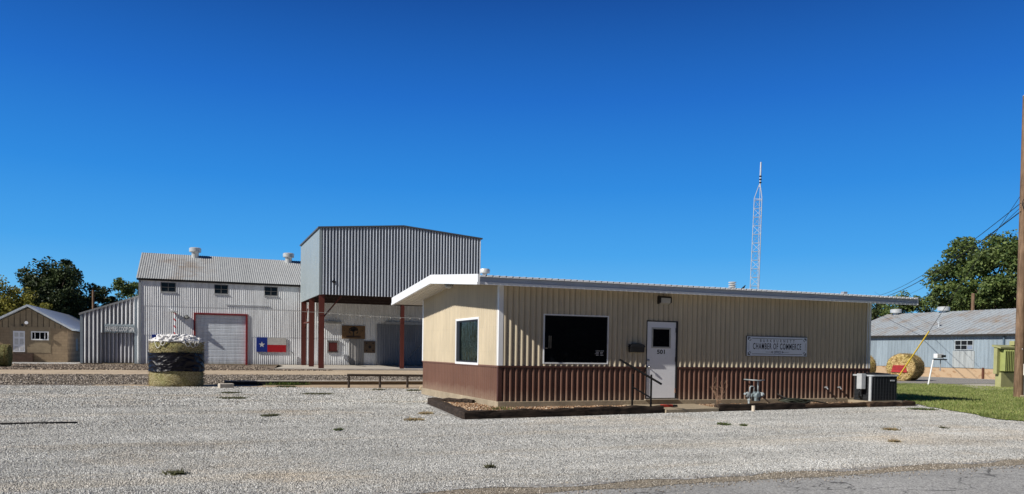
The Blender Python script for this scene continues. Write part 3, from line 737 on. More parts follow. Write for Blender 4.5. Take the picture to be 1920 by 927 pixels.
# soffit
mb = MB()
for (ya, yb) in ((EY0 + .03, YM), (YM, EY1 - .03)):
    mb.quad((EX0 + .03, ya, soff(ya) + .004), (X0 + .02, ya, soff(ya) + .004), (X0 + .02, yb, soff(yb) + .004), (EX0 + .03, yb, soff(yb) + .004))
    mb.quad((X1 - .02, ya, soff(ya) + .004), (EX1 - .03, ya, soff(ya) + .004), (EX1 - .03, yb, soff(yb) + .004), (X1 - .02, yb, soff(yb) + .004))
k = EX0 + .14
while k < X0:
    for (ya, yb) in ((EY0 + .06, YM), (YM, EY1 - .06)):
        mb.add([(k, ya, soff(ya) - .004), (k + .018, ya, soff(ya) - .004), (k + .018, yb, soff(yb) - .004), (k, yb, soff(yb) - .004), (k, ya, soff(ya) + .006), (k + .018, ya, soff(ya) + .006), (k + .018, yb, soff(yb) + .006), (k, yb, soff(yb) + .006)], [(0, 1, 2, 3), (0, 4, 5, 1), (1, 5, 6, 2), (3, 7, 4, 0)])
    k += .15
mb.quad((X0, EY0 + .03, soff(EY0) + .006), (X1, EY0 + .03, soff(EY0) + .006), (X1, Y0 + .01, soff(Y0) + .006), (X0, Y0 + .01, soff(Y0) + .006))
mb.quad((X0, EY1 - .03, soff(EY1) + .006), (X1, EY1 - .03, soff(EY1) + .006), (X1, Y1 - .01, soff(Y1) + .006), (X0, Y1 - .01, soff(Y1) + .006))
mb.build('soffit', M_soffit, off)
# roof
rf = MB(); RT = .19
for (ya, yb, s) in ((EY0 - .055, YM, 1), (EY1 + .04, YM, 1)):
    za = (2.985 if ya < YM else soff(EY1)) + RT - .004; zb = soff(YM) + RT
    roof_sheet(rf, EX0 + .03, EX1 - .0, ya, za, yb, zb, .168, .026, ROOFRIB)
rf.quad((EX0 + .05, EY0 + .02, soff(EY0) + .15), (EX1 - .05, EY0 + .02, soff(EY0) + .15), (EX1 - .05, YM, soff(YM) + .15), (EX0 + .05, YM, soff(YM) + .15))
rf.quad((EX0 + .05, EY1 - .02, soff(EY1) + .15), (EX1 - .05, EY1 - .02, soff(EY1) + .15), (EX1 - .05, YM, soff(YM) + .15), (EX0 + .05, YM, soff(YM) + .15))
k_ = 0; lip = MB().box(EX0 + .03, EX1 - .02, EY0 - .056, EY0 - .05, 2.985 + RT - .03, 2.985 + RT - .012)
while EX0 + .03 + (k_ + 1) * .168 < EX1:
    xa = EX0 + .03 + k_ * .168
    lip.box(xa - .005, xa + .118, EY0 - .068, EY0 - .057, 2.985 + RT - .026, 2.985 + RT + .006); k_ += 1
rf.box(EX0 + .05, EX1 - .02, YM - .15, YM + .15, soff(YM) + RT + .02, soff(YM) + RT + .045)
rf = rf.build('roof', M_roofpaint, off); lip.build('drip_edge', plain('bright_white_trim', (.95, .96, .97), .4, 0, .03), rf)
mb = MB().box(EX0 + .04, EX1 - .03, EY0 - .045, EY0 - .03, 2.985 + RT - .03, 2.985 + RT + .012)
mb.build('rib_hollow_shade', M_black, rf)  # black strip standing in for the shade inside the rib hollows
MB().box(EX0 + .02, EX1 - .02, EY0, EY0 + .02, 2.985, 2.985 + .168).build('fascia', plain('grey_fascia', (.50, .54, .62), .5, 0, .1, 3), rf)
MB().prism([(EY0 - .022, 2.972), (EY0 - .002, 2.972), (EY0 - .002, 3.035), (EY0 - .022, 3.04)], 'x', EX0 + .01, EX1 - .0).build('gutter_trim', M_white, rf, bevel=.004)
mb = MB()
for (ya, yb) in ((EY0 - .05, YM), (EY1 + .05, YM)):
    for (xa, xb, lo, hi) in ((EX0 - .03, EX0 + .025, .045, .225), (EX0 - .045, EX0 + .024, -.02, .043)):
        za, zb = (2.985 if ya < YM else soff(EY1)), soff(YM) + .004
        vs = [(xa, ya, za + lo), (xb, ya, za + lo), (xb, yb, zb + lo), (xa, yb, zb + lo), (xa, ya, za + hi), (xb, ya, za + hi), (xb, yb, zb + hi), (xa, yb, zb + hi)]
        mb.add(vs, [(0, 3, 2, 1), (4, 5, 6, 7), (0, 1, 5, 4), (1, 2, 6, 5), (2, 3, 7, 6), (3, 0, 4, 7)])
mb.build('rake_trim', M_white, rf)
mb = MB()
for (ya, yb) in ((EY0 - .03, YM), (EY1 + .05, YM)):
    za, zb = (2.985 if ya < YM else soff(EY1)), soff(YM) + .004; xa, xb, lo, hi = EX1 - .02, EX1 + .02, .0, .20
    vs = [(xa, ya, za + lo), (xb, ya, za + lo), (xb, yb, zb + lo), (xa, yb, zb + lo), (xa, ya, za + hi), (xb, ya, za + hi), (xb, yb, zb + hi), (xa, yb, zb + hi)]
    mb.add(vs, [(0, 3, 2, 1), (4, 5, 6, 7), (0, 1, 5, 4), (1, 2, 6, 5), (2, 3, 7, 6), (3, 0, 4, 7)])
mb.build('rake_trim', M_white, rf)
def rz(y): return soff(y) + RT + .02
M_vent = plain('white_vent_metal', (.68, .69, .68), .4, .2, .12)
v = MB(); c = (6.99, 19.5, rz(19.5) - .02)
v.lathe([(.06, 0), (.06, .10), (.085, .12), (.085, .12), (.135, .12), (.138, .20), (.12, .23), (.04, .24)], c, 20); v.build('roof_vent', M_vent, rf, smooth='yes')
v = MB(); c = (14.86, 19.5, rz(19.5) - .02)
for i in range(4): v.lathe([(.075, .0 + i * .065), (.075, .025 + i * .065), (.115, .03 + i * .065), (.115, .05 + i * .065), (.08, .062 + i * .065)], c, 18)
v.build('roof_vent', M_vent, rf, smooth='yes')
v = MB(); v.box(18.15, 18.30, 18.45, 18.58, rz(18.5) - .05, 3.385); v.build('roof_pipe', M_galvdull, rf, bevel=.01)
v = MB(); v.tube([(15.20, 19.5, rz(19.5)), (15.34, 19.5, rz(19.5) + .16)], [.05, .01], 6); v.build('roof_spike', M_black, rf)

# hose bibs low on the brown wall
for x in (16.86, 17.36):
    mb = MB().tube([(x, Y0 - .03, .52), (x, Y0 - .12, .52), (x + .02, Y0 - .15, .47)], .018, 8); mb.lathe([(.035, 0), (.035, .012)], (x, Y0 - .11, .54), 8)
    mb.build('hose_tap', M_galvdull, off, smooth='yes')

# fittings that are things of their own
t = thing('soffit_lamp', (6.33, 20.6, 3.2), 'round black lamp under the white left eave', 'lamp')
zz = soff(20.6)
MB().lathe([(.13, .0), (.14, -.03), (.10, -.035)], (6.36, 20.6, zz), 20).build('housing', M_black, t, smooth='yes')
MB().lathe([(.095, -.03), (.12, -.07), (.09, -.11), (.03, -.13)], (6.36, 20.6, zz), 20).build('diffuser', plain('frosted_glass', (.45, .45, .42), .3), t, smooth='all')
t = thing('wall_lamp', (11.36, Y0, 2.72), 'boxy floodlight on the tan wall above the door', 'lamp')
MB().prism([(Y0 - .03, 2.72), (Y0 - .16, 2.76), (Y0 - .16, 2.90), (Y0 - .12, 2.93), (Y0 - .03, 2.93)], 'x', 11.17, 11.55).build('housing', plain('bronze_housing', (.03, .025, .02), .5), t, bevel=.01)
MB().prism([(Y0 - .05, 2.712), (Y0 - .165, 2.75), (Y0 - .172, 2.88), (Y0 - .162, 2.88)], 'x', 11.22, 11.50).build('lens', plain('cloudy_lens', (.52, .50, .45), .3), t)
t = thing('mailbox', (10.55, Y0, 1.44), 'black wall mailbox left of the white door', 'mailbox')
MB().prism([(Y0 - .03, 1.45), (Y0 - .13, 1.45), (Y0 - .15, 1.62), (Y0 - .11, 1.64), (Y0 - .03, 1.66)], 'x', 10.34, 10.76).build('box', M_black, t, bevel=.012)
n = 14; prof = [(10.33 + .44 * i / n, 1.60 + .085 * math.sin(math.pi * i / n) ** .5) for i in range(n + 1)] 
MB().prism([(10.33, 1.585)] + prof + [(10.77, 1.585)], 'y', Y0 - .175, Y0 - .03).build('lid', M_black, t, bevel=.004)
# sign
t = thing('office_sign', (15.09, Y0 - .05, 1.40), 'pale rectangular sign with dark lettering and corner ornaments on the tan wall', 'sign')
M_sign = plain('pale_sign_face', (.86, .90, .97), .4, 0, .06, 2); M_navy = plain('navy_ink', (.012, .014, .035), .5)
sx0, sx1, sz0, sz1 = 14.05, 16.14, 1.405, 1.94; ys = Y0 - .075
MB().box(sx0, sx1, ys, Y0 - .031, sz0, sz1).build('panel', M_sign, t, bevel=.004)
sf = MB(); frame(sf, sx0 - .012, sx1 + .012, sz0 - .012, sz1 + .012, ys + .008, Y0 - .03, .011); sf.build('edging', M_black, t)
yt = ys - .003
text('lettering', 'B  U  R  K  B  U  R  N  E  T  T', M_navy, t, (15.09, yt, 1.827), .078, 1.20, bold=.004)
text('lettering', 'CHAMBER OF COMMERCE', M_navy, t, (15.09, yt, 1.675), .172, 1.68, bold=.012, space=1.22)
text('lettering', 'OFFICE', M_navy, t, (15.09, yt, 1.516), .066, .24, bold=.004)
mb = MB(); th = .004
zc1, zc0 = sz1 - .055, sz0 + .055
mb.box(sx0 + .17, sx1 - .17, yt - .001, yt + .002, zc1 - .004, zc1 + .006); mb.box(sx0 + .17, sx1 - .17, yt - .001, yt + .002, zc0 - .006, zc0 + .004)
mb.box(sx0 + .06, sx0 + .066, yt - .001, yt + .002, sz0 + .16, sz1 - .16); mb.box(sx1 - .066, sx1 - .06, yt - .001, yt + .002, sz0 + .16, sz1 - .16)
for sx in (-1, 1):
    mb.box(15.09 + sx * .37 - .22 * (sx < 0), 15.09 + sx * .37 + .22 * (sx > 0), yt - .001, yt + .002, 1.512, 1.519) if False else None
    xa, xb = sorted((15.09 + sx * .17, 15.09 + sx * .40)); mb.box(xa, xb, yt - .001, yt + .002, 1.513, 1.520)
    xa, xb = sorted((15.09 + sx * .165, 15.09 + sx * .178)); mb.box(xa, xb, yt - .0015, yt + .002, 1.488, 1.545)
    xa, xb = sorted((15.09 + sx * .19, 15.09 + sx * .215)); mb.box(xa, xb, yt - .0015, yt + .002, 1.506, 1.528)
mb.build('border', M_navy, t)
mb = MB()
for sx in (0, 1):
    for sz in (0, 1):
        cx = sx0 + .075 if sx == 0 else sx1 - .075; cz = sz0 + .065 if sz == 0 else sz1 - .065; ux = 1 if sx == 0 else -1; uz = 1 if sz == 0 else -1
        def q(a0_, a1_, b0_, b1_, dy=0):
            xs_ = sorted((cx + ux * a0_, cx + ux * a1_)); zs_ = sorted((cz + uz * b0_, cz + uz * b1_)); mb.box(xs_[0], xs_[1], yt - .001 - dy, yt + .002, zs_[0], zs_[1])
        q(-.045, -.005, -.04, -.003); q(.0, .03, -.04, -.012, .0003); q(-.045, -.018, .002, .03, .0005)
        pts = [(cx + ux * (.055 * math.cos(a)), yt, cz + uz * (.055 * math.sin(a))) for a in [math.pi / 2 * i / 6 for i in range(7)]]
        mb.tube(pts, .007, 4)
        mb.build('corner_ornament', M_navy, t); mb = MB()


# ------------------------------------------------------------ in front of the office
def tie(pa, pb, h, wdt, label, mat=M_tie, z0=-.02, seg=14):
    """old railway sleeper: sawn block with chipped, uneven edges"""
    A = Vector(pa); B = Vector(pb); u = (B - A).normalized(); nn = Vector((-u.y, u.x)); L = (B - A).length
    mb = MB(); rings = []
    for i in range(seg + 1):
        c = A + u * (L * i / seg); j = lambda s=.008: R.uniform(-s, s); dz = .012 * math.sin(i * 1.3 + pa[0])
        ring = []
        for (a, b) in ((-1, 0), (-1, .85), (-.85, 1), (0, 1.0), (.85, 1), (1, .85), (1, 0)):
            p = c + nn * (a * wdt / 2 + j()); ring.append((p.x, p.y, z0 + (h + dz) * b + (j() if b else 0)))
        rings.append(ring)
    k = 7
    for r_ in rings: mb.v += r_
    for i in range(seg):
        for a in range(k - 1): mb.f.append((i * k + a, (i + 1) * k + a, (i + 1) * k + a + 1, i * k + a + 1))
    mb.f.append(tuple(range(k))); mb.f.append(tuple(seg * k + a for a in range(k - 1, -1, -1)))
    return tag(mb.build('landscape_timber', mat), label, 'timber', 'timbers edging the flower bed')
tie((5.72, 20.20), (6.66, 19.30), .19, .17, 'short dark timber at the back of the bed, against the left office wall')
tie((5.75, 20.08), (5.22, 15.60), .19, .20, 'long dark split timber on the left edge of the bed')
tie((5.12, 15.50), (8.05, 15.82), .20, .18, 'dark timber at the front left corner of the bed')
tie((7.9, 15.84), (10.32, 16.14), .21, .19, 'dark timber ending at the handrail before the door')
tie((12.06, 16.34), (15.02, 16.62), .20, .20, 'black timber in front of the gas meter')
tie((15.04, 16.76), (17.6, 16.98), .15, .17, 'weathered brown timber beside the coiled hose', M_tiebrown)
tie((17.55, 16.86), (19.5, 17.05), .17, .19, 'brown timber under the front of the cooling unit', M_tiebrown)
# step slab
o = MB().prism([(10.38, 16.02), (12.04, 16.22), (12.35, Y0 - .072), (10.2, Y0 - .072)], 'z', 0, .10).build('door_slab', M_found, bevel=.01); o['kind'] = 'structure'
# bed soil and mulch
M_soil = plain('bed_soil', (.10, .065, .04), .95, 0, .4, 6)
for nm, poly in (('planting_bed', [(5.3, 15.7), (10.3, 16.2), (10.2, Y0 - .06), (6.72, Y0 - .06), (6.72, 19.2), (5.75, 20.1)]), ('planting_bed', [(12.1, 16.42), (19.4, 17.0), (19.4, 17.5), (18.6, Y0 - .06), (12.3, Y0 - .06)])):
    sheet(nm, poly, .06, M_soil)
M_mulch = stonemat('mulch_chips', [(0, (.10, .05, .03)), (.4, (.30, .17, .09)), (.75, (.48, .33, .21)), (1, (.62, .50, .38))])
for poly, rect, nn_ in (([(5.35, 15.75), (10.3, 16.25), (10.2, Y0 - .08), (6.70, Y0 - .08), (6.70, 19.2), (5.8, 20.0)], (5.2, 10.4, 15.6, 20.2), 11000), ([(12.1, 16.5), (15.2, 16.8), (19.2, 17.1), (18.6, Y0 - .08), (12.3, Y0 - .08)], (12, 19.3, 16.4, 17.8), 6500)):
    x = NR.uniform(rect[0], rect[1], nn_); y = NR.uniform(rect[2], rect[3], nn_); ok = inpoly(x, y, poly); x = x[ok]; y = y[ok]
    stones('mulch', x, y, NR.uniform(.014, .034, len(x)), .065, M_mulch, .5, (.2, .5))
n = 160; tg = blades('weed_patch', 6.6 + NR.normal(0, .16, n), 17.1 + NR.normal(0, .2, n), NR.uniform(.05, .1, n), .07, M_greenweed, .7, kind=None, origin=(6.6, 17.1, .06)); tag(tg, 'green weeds at the front left foot of the concrete foundation', 'weeds', 'weed patches in the gravel')

# handrail
t = thing('handrail', (9.8, 15.9, 0), 'black steel handrail slanting down beside the door step', 'handrail')
pA = (9.75, 16.55, .10); pB = (9.98, 15.95, .05)
from_cam = lambda *a: None
MB().tube([(9.70, 16.45, .05), (9.70, 16.45, .93)], .024, 8).build('post', M_rail, t)
MB().tube([(9.97, 16.05, .03), (9.97, 16.05, .93)], .024, 8).build('post', M_rail, t)
MB().tube([(9.48, 16.70, 1.27), (10.13, 15.85, .71)], .026, 8).build('top_rail', M_rail, t)
MB().tube([(9.70, 16.45, .62), (9.97, 16.05, .38)], .018, 8).build('lower_rail', M_rail, t)
# red brush on the step
t = thing('scrub_brush', (10.9, 16.75, .10), 'red and black scrub block lying on the door slab', 'brush')
MB().box(10.72, 11.02, 16.70, 16.82, .10, .165).build('block', plain('red_plastic', (.42, .035, .02), .5), t, bevel=.01)
MB().box(11.022, 11.16, 16.705, 16.815, .10, .155).build('grip', M_black, t, bevel=.008)
# gas meter
t = thing('gas_meter', (13.8, 17.2, .06), 'pale grey gas meter on a riser pipe by the brown wall', 'meter')
M_gas = plain('pale_grey_paint', (.40, .45, .47), .45, 0, .25, 14); M_gasd = plain('meter_grey', (.24, .30, .33), .45, 0, .3, 14)
gy = 17.2
MB().tube([(13.66, gy, .03), (13.66, gy, .30)], .032, 10).build('riser', M_gas, t, smooth='yes')
MB().lathe([(.05, 0), (.05, .05), (.035, .06), (.05, .12), (.05, .15)], (13.66, gy, .26), 10).build('valve', M_gas, t, smooth='yes')
mb = MB().lathe([(.06, -.05), (.105, -.03), (.105, .02), (.05, .05)], (13.60, gy, .47), 14, 'y'); mb.lathe([(.055, -.03), (.055, .1)], (13.66, gy, .42), 10); mb.lathe([(.045, 0), (.045, -.11), (.03, -.12)], (13.56, gy, .50), 10, 'x')
mb.build('regulator', M_gas, t, smooth='yes')
MB().tube([(13.70, gy, .54), (13.70, gy, .73), (13.74, gy, .77), (13.86, gy, .77), (13.90, gy, .73), (13.90, gy, .56)], .022, 8).build('inlet_pipe', M_gas, t, smooth='all')
mb = MB(); mb.lathe([(.10, -.11), (.125, -.09), (.125, .09), (.10, .11)], (14.0, gy, .43), 16, 'y'); mb.box(13.9, 14.12, gy - .10, gy + .10, .24, .42); mb.lathe([(.06, 0), (.06, .10)], (13.92, gy, .48), 10); mb.lathe([(.06, 0), (.06, .10)], (14.10, gy, .48), 10)
mb.build('body', M_gasd, t, smooth='yes', bevel=.008)
MB().lathe([(.055, 0), (.055, -.03), (.045, -.034)], (14.0, gy - .11, .35), 14, 'y').build('dial', plain('dial_face', (.05, .05, .05), .3), t, smooth='yes')
mb = MB().tube([(14.10, gy, .56), (14.10, gy, .93), (14.10, gy + .02, .98), (14.10, Y0, .99)], .026, 8); mb.tube([(13.82, gy - .06, 1.0), (14.10, gy, .975), (14.42, gy, 1.0)], .022, 8)
mb.build('outlet_pipe', M_gas, t, smooth='all')
mb = MB(); mb.lathe([(.06, -.02), (.085, -.01), (.085, .08), (.05, .11)], (14.22, gy - .02, .47), 12, 'x'); mb.tube([(14.1, gy, .42), (14.33, gy, .44)], .03, 8); mb.build('governor', M_gas, t, smooth='yes')
for ch in t.children:
    for vtx in ch.data.vertices: vtx.co.z *= .74; vtx.co.x = vtx.co.x * .66 + .02
# dry stalk weed
t = thing('dry_weed', (12.62, 17.1, .06), 'dry tan branching weed stalk left of the gas meter', 'plant')
mb = MB()
for i in range(13):
    a = R.uniform(-.5, .5); h = R.uniform(.35, .75); x, z = 12.68, .06; pts = [(x + R.uniform(-.03, .03), 17.1, z)]
    for k in range(1, 6): pts.append((x + a * .55 * k / 5 + R.uniform(-.015, .015), 17.1 + R.uniform(-.05, .05) * k / 2, z + h * k / 5))
    mb.tube(pts, [.005, .004, .0035, .003, .002, .0015], 4, False)
    for _ in range(6):
        k = R.randint(2, 5); p = pts[k]; mb.tube([p, (p[0] + R.uniform(-.1, .1), p[1] + R.uniform(-.06, .06), p[2] + R.uniform(.02, .12))], [.003, .0015], 3, False)
mb.build('stem', plain('dry_stalk', (.42, .27, .18), .8), t)
# white marker stub and pale stones
MB().tube([(12.93, 16.02, 0), (12.93, 16.02, .16)], .045, 10).build('marker_stub', plain('cream_plastic', (.72, .62, .5), .5))
tag(bpy.data.objects['marker_stub'], 'short cream pipe stub standing in gravel before the black timber', 'pipe stub')
MB().blob((12.55, 16.78, .11), (.16, .1, .06), .2).build('pale_rock', plain('chalk', (.62, .58, .5), .8)); tag(bpy.data.objects['pale_rock'], 'pale flat rock at the foot of the dry weed', 'rock')
# coiled hose
t = thing('garden_hose', (15.1, 17.1, .06), 'dull green garden hose coiled on the bed beside the wall', 'hose')
pts = []
for i in range(90):
    a = i * .42; r_ = .30 + .06 * math.sin(i * .21); pts.append((15.35 + r_ * 1.35 * math.cos(a) + .1 * math.sin(i * .05), 17.3 + r_ * .8 * math.sin(a), .09 + i * .0016 + .02 * math.sin(i * .9)))
pts += [(15.9, 17.2, .18), (16.4, 17.15, .10)]
MB().tube(pts, .017, 6).build('coil', plain('hose_green', (.045, .055, .04), .5), t, smooth='all')
MB().tube([(15.15, Y0 - .03, .35), (15.15, Y0 - .10, .33), (15.2, 17.5, .25), (15.3, 17.4, .2)], .017, 6).build('hose_end', M_darkrub, t, smooth='all')
# cooling unit
t = thing('air_conditioner', (18.2, 17.35, .10), 'dark grey outdoor cooling unit with a light control box at the office corner', 'air conditioner')
ax0, ax1, ay0, ay1, az0, az1 = 17.82, 18.88, 16.98, 17.72, .17, .92
def rrect(x0, x1, y0, y1, r, n=5):
    o = []
    for (cx, cy, a) in ((x1 - r, y0 + r, -90), (x1 - r, y1 - r, 0), (x0 + r, y1 - r, 90), (x0 + r, y0 + r, 180)):
        for i in range(n + 1):
            q = math.radians(a + 90 * i / n); o.append((cx + r * math.cos(q), cy + r * math.sin(q)))
    return o
M_coil = plain('dark_coil', (.035, .037, .042), .6, .3, .2, 20)
MB().prism(rrect(ax0 - .1, ax1 + .08, ay0 - .08, ay1 + .1, .05), 'z', 0.0, .165).build('base_pad', M_found, t)
MB().prism(rrect(ax0 + .02, ax1 - .02, ay0 + .02, ay1 - .02, .10), 'z', az0, az1 - .03).build('coil', M_coil, t)
mb = MB(); k = az0 + .03
while k < az1 - .08: mb.prism(rrect(ax0 + .002, ax1 - .002, ay0 + .002, ay1 - .002, .105), 'z', k, k + .008); k += .042
k = ax0 + .11
while k < ax1 - .1: mb.box(k, k + .005, ay0 + .001, ay0 + .02, az0, az1 - .06); k += .11
mb.build('guard', plain('guard_wire', (.05, .055, .062), .6, .1), t)
mb = MB(); mb.prism(rrect(ax0 - .015, ax1 + .015, ay0 - .015, ay1 + .015, .11), 'z', az1 - .055, az1 - .01); mb.build('top_cover', plain('unit_grey', (.46, .49, .52), .45, 0, .1), t, bevel=.008)
mb = MB()
for i in range(14): 
    rr = .06 + i * .022; mb.tube([((ax0 + ax1) / 2 + rr * math.cos(q) * 1.3, (ay0 + ay1) / 2 + rr * math.sin(q), az1 + .02 + .03 * (1 - rr / .36)) for q in [2 * math.pi * j / 20 for j in range(21)]], .005, 4, False)
mb.build('fan_grille', M_black, t)
MB().prism(rrect(ax0 + .05, ax1 - .05, ay0 + .05, ay1 - .05, .1), 'z', az1 - .009, az1 + .006).build('fan_well', M_black, t)
MB().box(ax0 - .03, ax0 + .015, ay0 + .0, ay0 + .08, az0 - .01, az1 - .06).build('corner_post', plain('unit_grey_post', (.52, .54, .56), .45, 0, .1), t, bevel=.006)
MB().box(ax0 - .22, ax0 - .06, ay0 + .16, ay0 + .34, .50, .94).build('control_box', plain('unit_box', (.50, .52, .54), .45, 0, .1), t, bevel=.01)
MB().tube([(ax0 - .14, ay0 + .3, .5), (ax0 - .14, ay0 + .32, .32), (ax0 - .05, ay0 + .4, .26), (ax0 + .05, ay0 + .4, .26)], .02, 6).build('conduit', M_black, t, smooth='all')
MB().box(ax1 - .36, ax1 - .20, ay0 - .014, ay0 - .004, .73, .77).build('badge', plain('silver_badge', (.6, .62, .65), .4), t)

# ------------------------------------------------------------ old gin barn
BY = 64.0
M_barn = galv('barn_sheet', (.94, .96, .98), (.9, 2.15), .20, .5, .0, .10, 'x', .24, (.24, .17, .12))
M_barnroof = galv('barn_roof_sheet', (.46, .475, .48), (.8, 30), .42, .55, .1, .10, 'x', .22, (.24, .15, .075), hot=(-1.5, 3.2))
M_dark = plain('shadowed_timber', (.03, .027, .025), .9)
barn = thing('gin_barn', (-3.95, BY, 0), 'long two-storey silver corrugated barn with red framed roller door', 'barn')
bx0, bx1 = -3.95, 19.2; EZ = 6.36; RZ = 8.86; RY = 70.0
wins = [(-2.52, -1.50), (1.18, 2.17), (4.81, 5.81)]
GD = (-.12, 3.46, .12, 3.86)
holes = [(a - bx0, b - bx0, 5.46, 6.16) for a, b in wins] + [(GD[0] - bx0, GD[1] - bx0, 0, GD[3])]
mb = MB()
for (za, zb_, dy) in ((.10, 2.26, 0), (2.24, 4.42, .012), (4.40, EZ + .02, .024)):
    hh = [(h[0], h[1], max(h[2], za), min(h[3], zb_)) for h in holes if h[2] < zb_ and h[3] > za]
    corr(mb, (bx0, BY - dy), (bx1, BY - dy), za, zb_, (0, -1), .145, .020, SINE, hh, brk=())
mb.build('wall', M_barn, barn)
mb = MB(); zt2 = lambda s: EZ + (RZ - EZ) * min(s, 12.2 - s) / 6.1
corr(mb, (bx0, BY + 12.2), (bx0, BY), .1, lambda s: EZ + (RZ - EZ) * min(s, 12.2 - s) / 6.1, (-1, 0), .16, .03, SINE, brk=(6.1,)); corr(mb, (bx1, BY), (bx1, BY + 12.2), .1, zt2, (1, 0), .16, .03, SINE, brk=(6.1,)); mb.build('wall', M_barn, barn)
mb = MB(); mb.box(bx0 - .06, bx0 + .10, BY - .075, BY - .04, .1, EZ); mb.build('corner_trim', galv('trim_sheet', (.48, .52, .55), (.9, 30)), barn)
MB().box(bx0 + .2, bx1 - .1, BY + .55, BY + .6, .1, EZ).build('inner_wall', M_dark, barn)
MB().box(bx0 - .02, bx1, BY - .03, BY + 12, -.1, .12).build('foundation', M_found, barn)
rf = MB()
roof_sheet(rf, bx0 - .22, bx1 + .2, BY - .18, EZ + .02, RY + .1, RZ + .05, .16, .03, SINE); roof_sheet(rf, bx0 - .22, bx1 + .2, BY + 12.6, EZ, RY + .1, RZ + .05, .16, .03, SINE)
rf = rf.build('roof', M_barnroof, barn)
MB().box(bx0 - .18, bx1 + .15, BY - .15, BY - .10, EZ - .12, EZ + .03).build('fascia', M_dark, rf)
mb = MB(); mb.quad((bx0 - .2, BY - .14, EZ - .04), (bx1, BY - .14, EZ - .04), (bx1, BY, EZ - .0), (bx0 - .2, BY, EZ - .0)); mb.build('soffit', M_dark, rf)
M_ventg = plain('pale_vent_metal', (.66, .68, .68), .35, .3, .15)
for vx in (-.18, 7.2):
    v = MB().lathe([(.28, -.3), (.28, .36), (.30, .40), (.46, .42), (.47, .70), (.40, .76), (.10, .80)], (vx, RY - .35, 8.73), 24)
    v.build('roof_vent', M_ventg, rf, smooth='yes')
M_pane = glass_dark('old_pane', (.016, .018, .02)); M_wf = plain('rusty_window_frame', (.20, .19, .18), .6)
for a, b in wins:
    f = MB(); frame(f, a, b, 5.46, 6.16, BY - .05, BY + .05, .045); f.box((a + b) / 2 - .02, (a + b) / 2 + .02, BY - .035, BY + .04, 5.5, 6.12); f.box(a + .04, b - .04, BY - .033, BY + .04, 5.79, 5.82); f = f.build('window', M_wf, barn)
    MB().box(a + .045, b - .045, BY + .0, BY + .01, 5.505, 6.115).build('pane', M_pane, f)
    MB().box(a - .04, b + .04, BY - .09, BY - .02, 5.40, 5.455).build('sill', M_ventg, f)
# roller door
mb = MB(); k = GD[2]; i = 0
prof = []
while k < GD[3] - .01:
    y = BY + .13; q_ = .2671
    mb.add([(GD[0], y, k), (GD[1], y, k), (GD[1], y - .03, k + .03), (GD[0], y - .03, k + .03), (GD[1], y - .035, k + q_ - .03), (GD[0], y - .035, k + q_ - .03), (GD[1], y, k + q_), (GD[0], y, k + q_)], [(0, 1, 2, 3), (3, 2, 4, 5), (5, 4, 6, 7)]); k += q_
mb.build('roller_door', galv('door_sheet', (.84, .89, .95), (30, .6), .18, .5, .1, .08, 'x', .18, (.3, .24, .18)), barn)
mb = MB(); mb.box(GD[0] - .14, GD[0] + .0, BY - .09, BY + .3, .12, GD[3] + .12); mb.box(GD[1], GD[1] + .14, BY - .09, BY + .3, .0, GD[3] + .12); mb.box(GD[0], GD[1], BY - .089, BY + .3, GD[3], GD[3] + .12); mb.build('door_frame', plain('red_frame', (.26, .03, .035), .5, 0, .3), barn)
# wall fittings
t = thing('barn_lamp', (-1.7, BY, 4.0), 'small bracket lamp high on the silver barn wall left of the roller door', 'lamp')
MB().tube([(-2.0, BY, 4.2), (-1.9, BY - .2, 4.22), (-1.72, BY - .32, 4.1)], .02, 6).build('arm', M_galvdull, t); MB().lathe([(.05, .10), (.10, .08), (.32, -.02), (.31, -.03)], (-1.68, BY - .34, 4.0), 16).build('shade', M_galvdull, t, smooth='yes')
t = thing('barn_floodlight', (-.62, BY, 3.6), 'oval black floodlight beside the red door frame', 'lamp')
MB().lathe([(.13, 0), (.16, -.06), (.15, -.18), (.12, -.2)], (-.75, BY - .04, 3.62), 18, 'y').build('housing', M_black, t, smooth='yes'); MB().lathe([(.11, -.201), (.10, -.22)], (-.75, BY - .04, 3.62), 18, 'y').build('lens', plain('lens', (.5, .5, .46), .3), t)
MB().box(2.0, 5.2, BY - .085, BY - .05, 4.62, 4.66).build('wall_conduit', M_galvdull); tag(bpy.data.objects['wall_conduit'], 'grey conduit running along the barn wall above the roller door', 'conduit')
# flags painted on boards
def flag(x0, x1, z0, z1, lab):
    t = thing('flag_board', ((x0 + x1) / 2, BY - .08, z0), lab, 'flag', 'painted flag boards on the barn')
    h = z1 - z0; cx = x0 + (x1 - x0) * .37
    MB().box(x0, cx, BY - .085, BY - .036, z0, z1).build('blue_field', plain('flag_blue', (.010, .035, .27), .5, 0, .1), t)
    MB().box(cx + .001, x1, BY - .085, BY - .036, (z0 + z1) / 2 + .001, z1).build('white_stripe', plain('flag_white', (.62, .60, .56), .5, 0, .15), t)
    MB().box(cx + .001, x1, BY - .085, BY - .036, z0, (z0 + z1) / 2).build('red_stripe', plain('flag_red', (.50, .012, .02), .5, 0, .1), t)
    sx, sz = (x0 + cx) / 2, (z0 + z1) / 2; vs = [(sx, BY - .089, sz)]
    for i in range(10):
        r_ = .24 * h / 1.13 * (1 if i % 2 == 0 else .40); a = math.pi / 2 + i * math.pi / 5 ; vs.append((sx + r_ * math.cos(a), BY - .089, sz + r_ * math.sin(a)))
    m = MB(); m.add(vs, [(0, i + 1, (i + 1) % 10 + 1) for i in range(10)]); m.build('star', plain('star_white', (.8, .8, .78), .5), t)
flag(4.24, 6.47, 1.09, 2.21, 'red, white and blue lone star flag board right of the roller door')
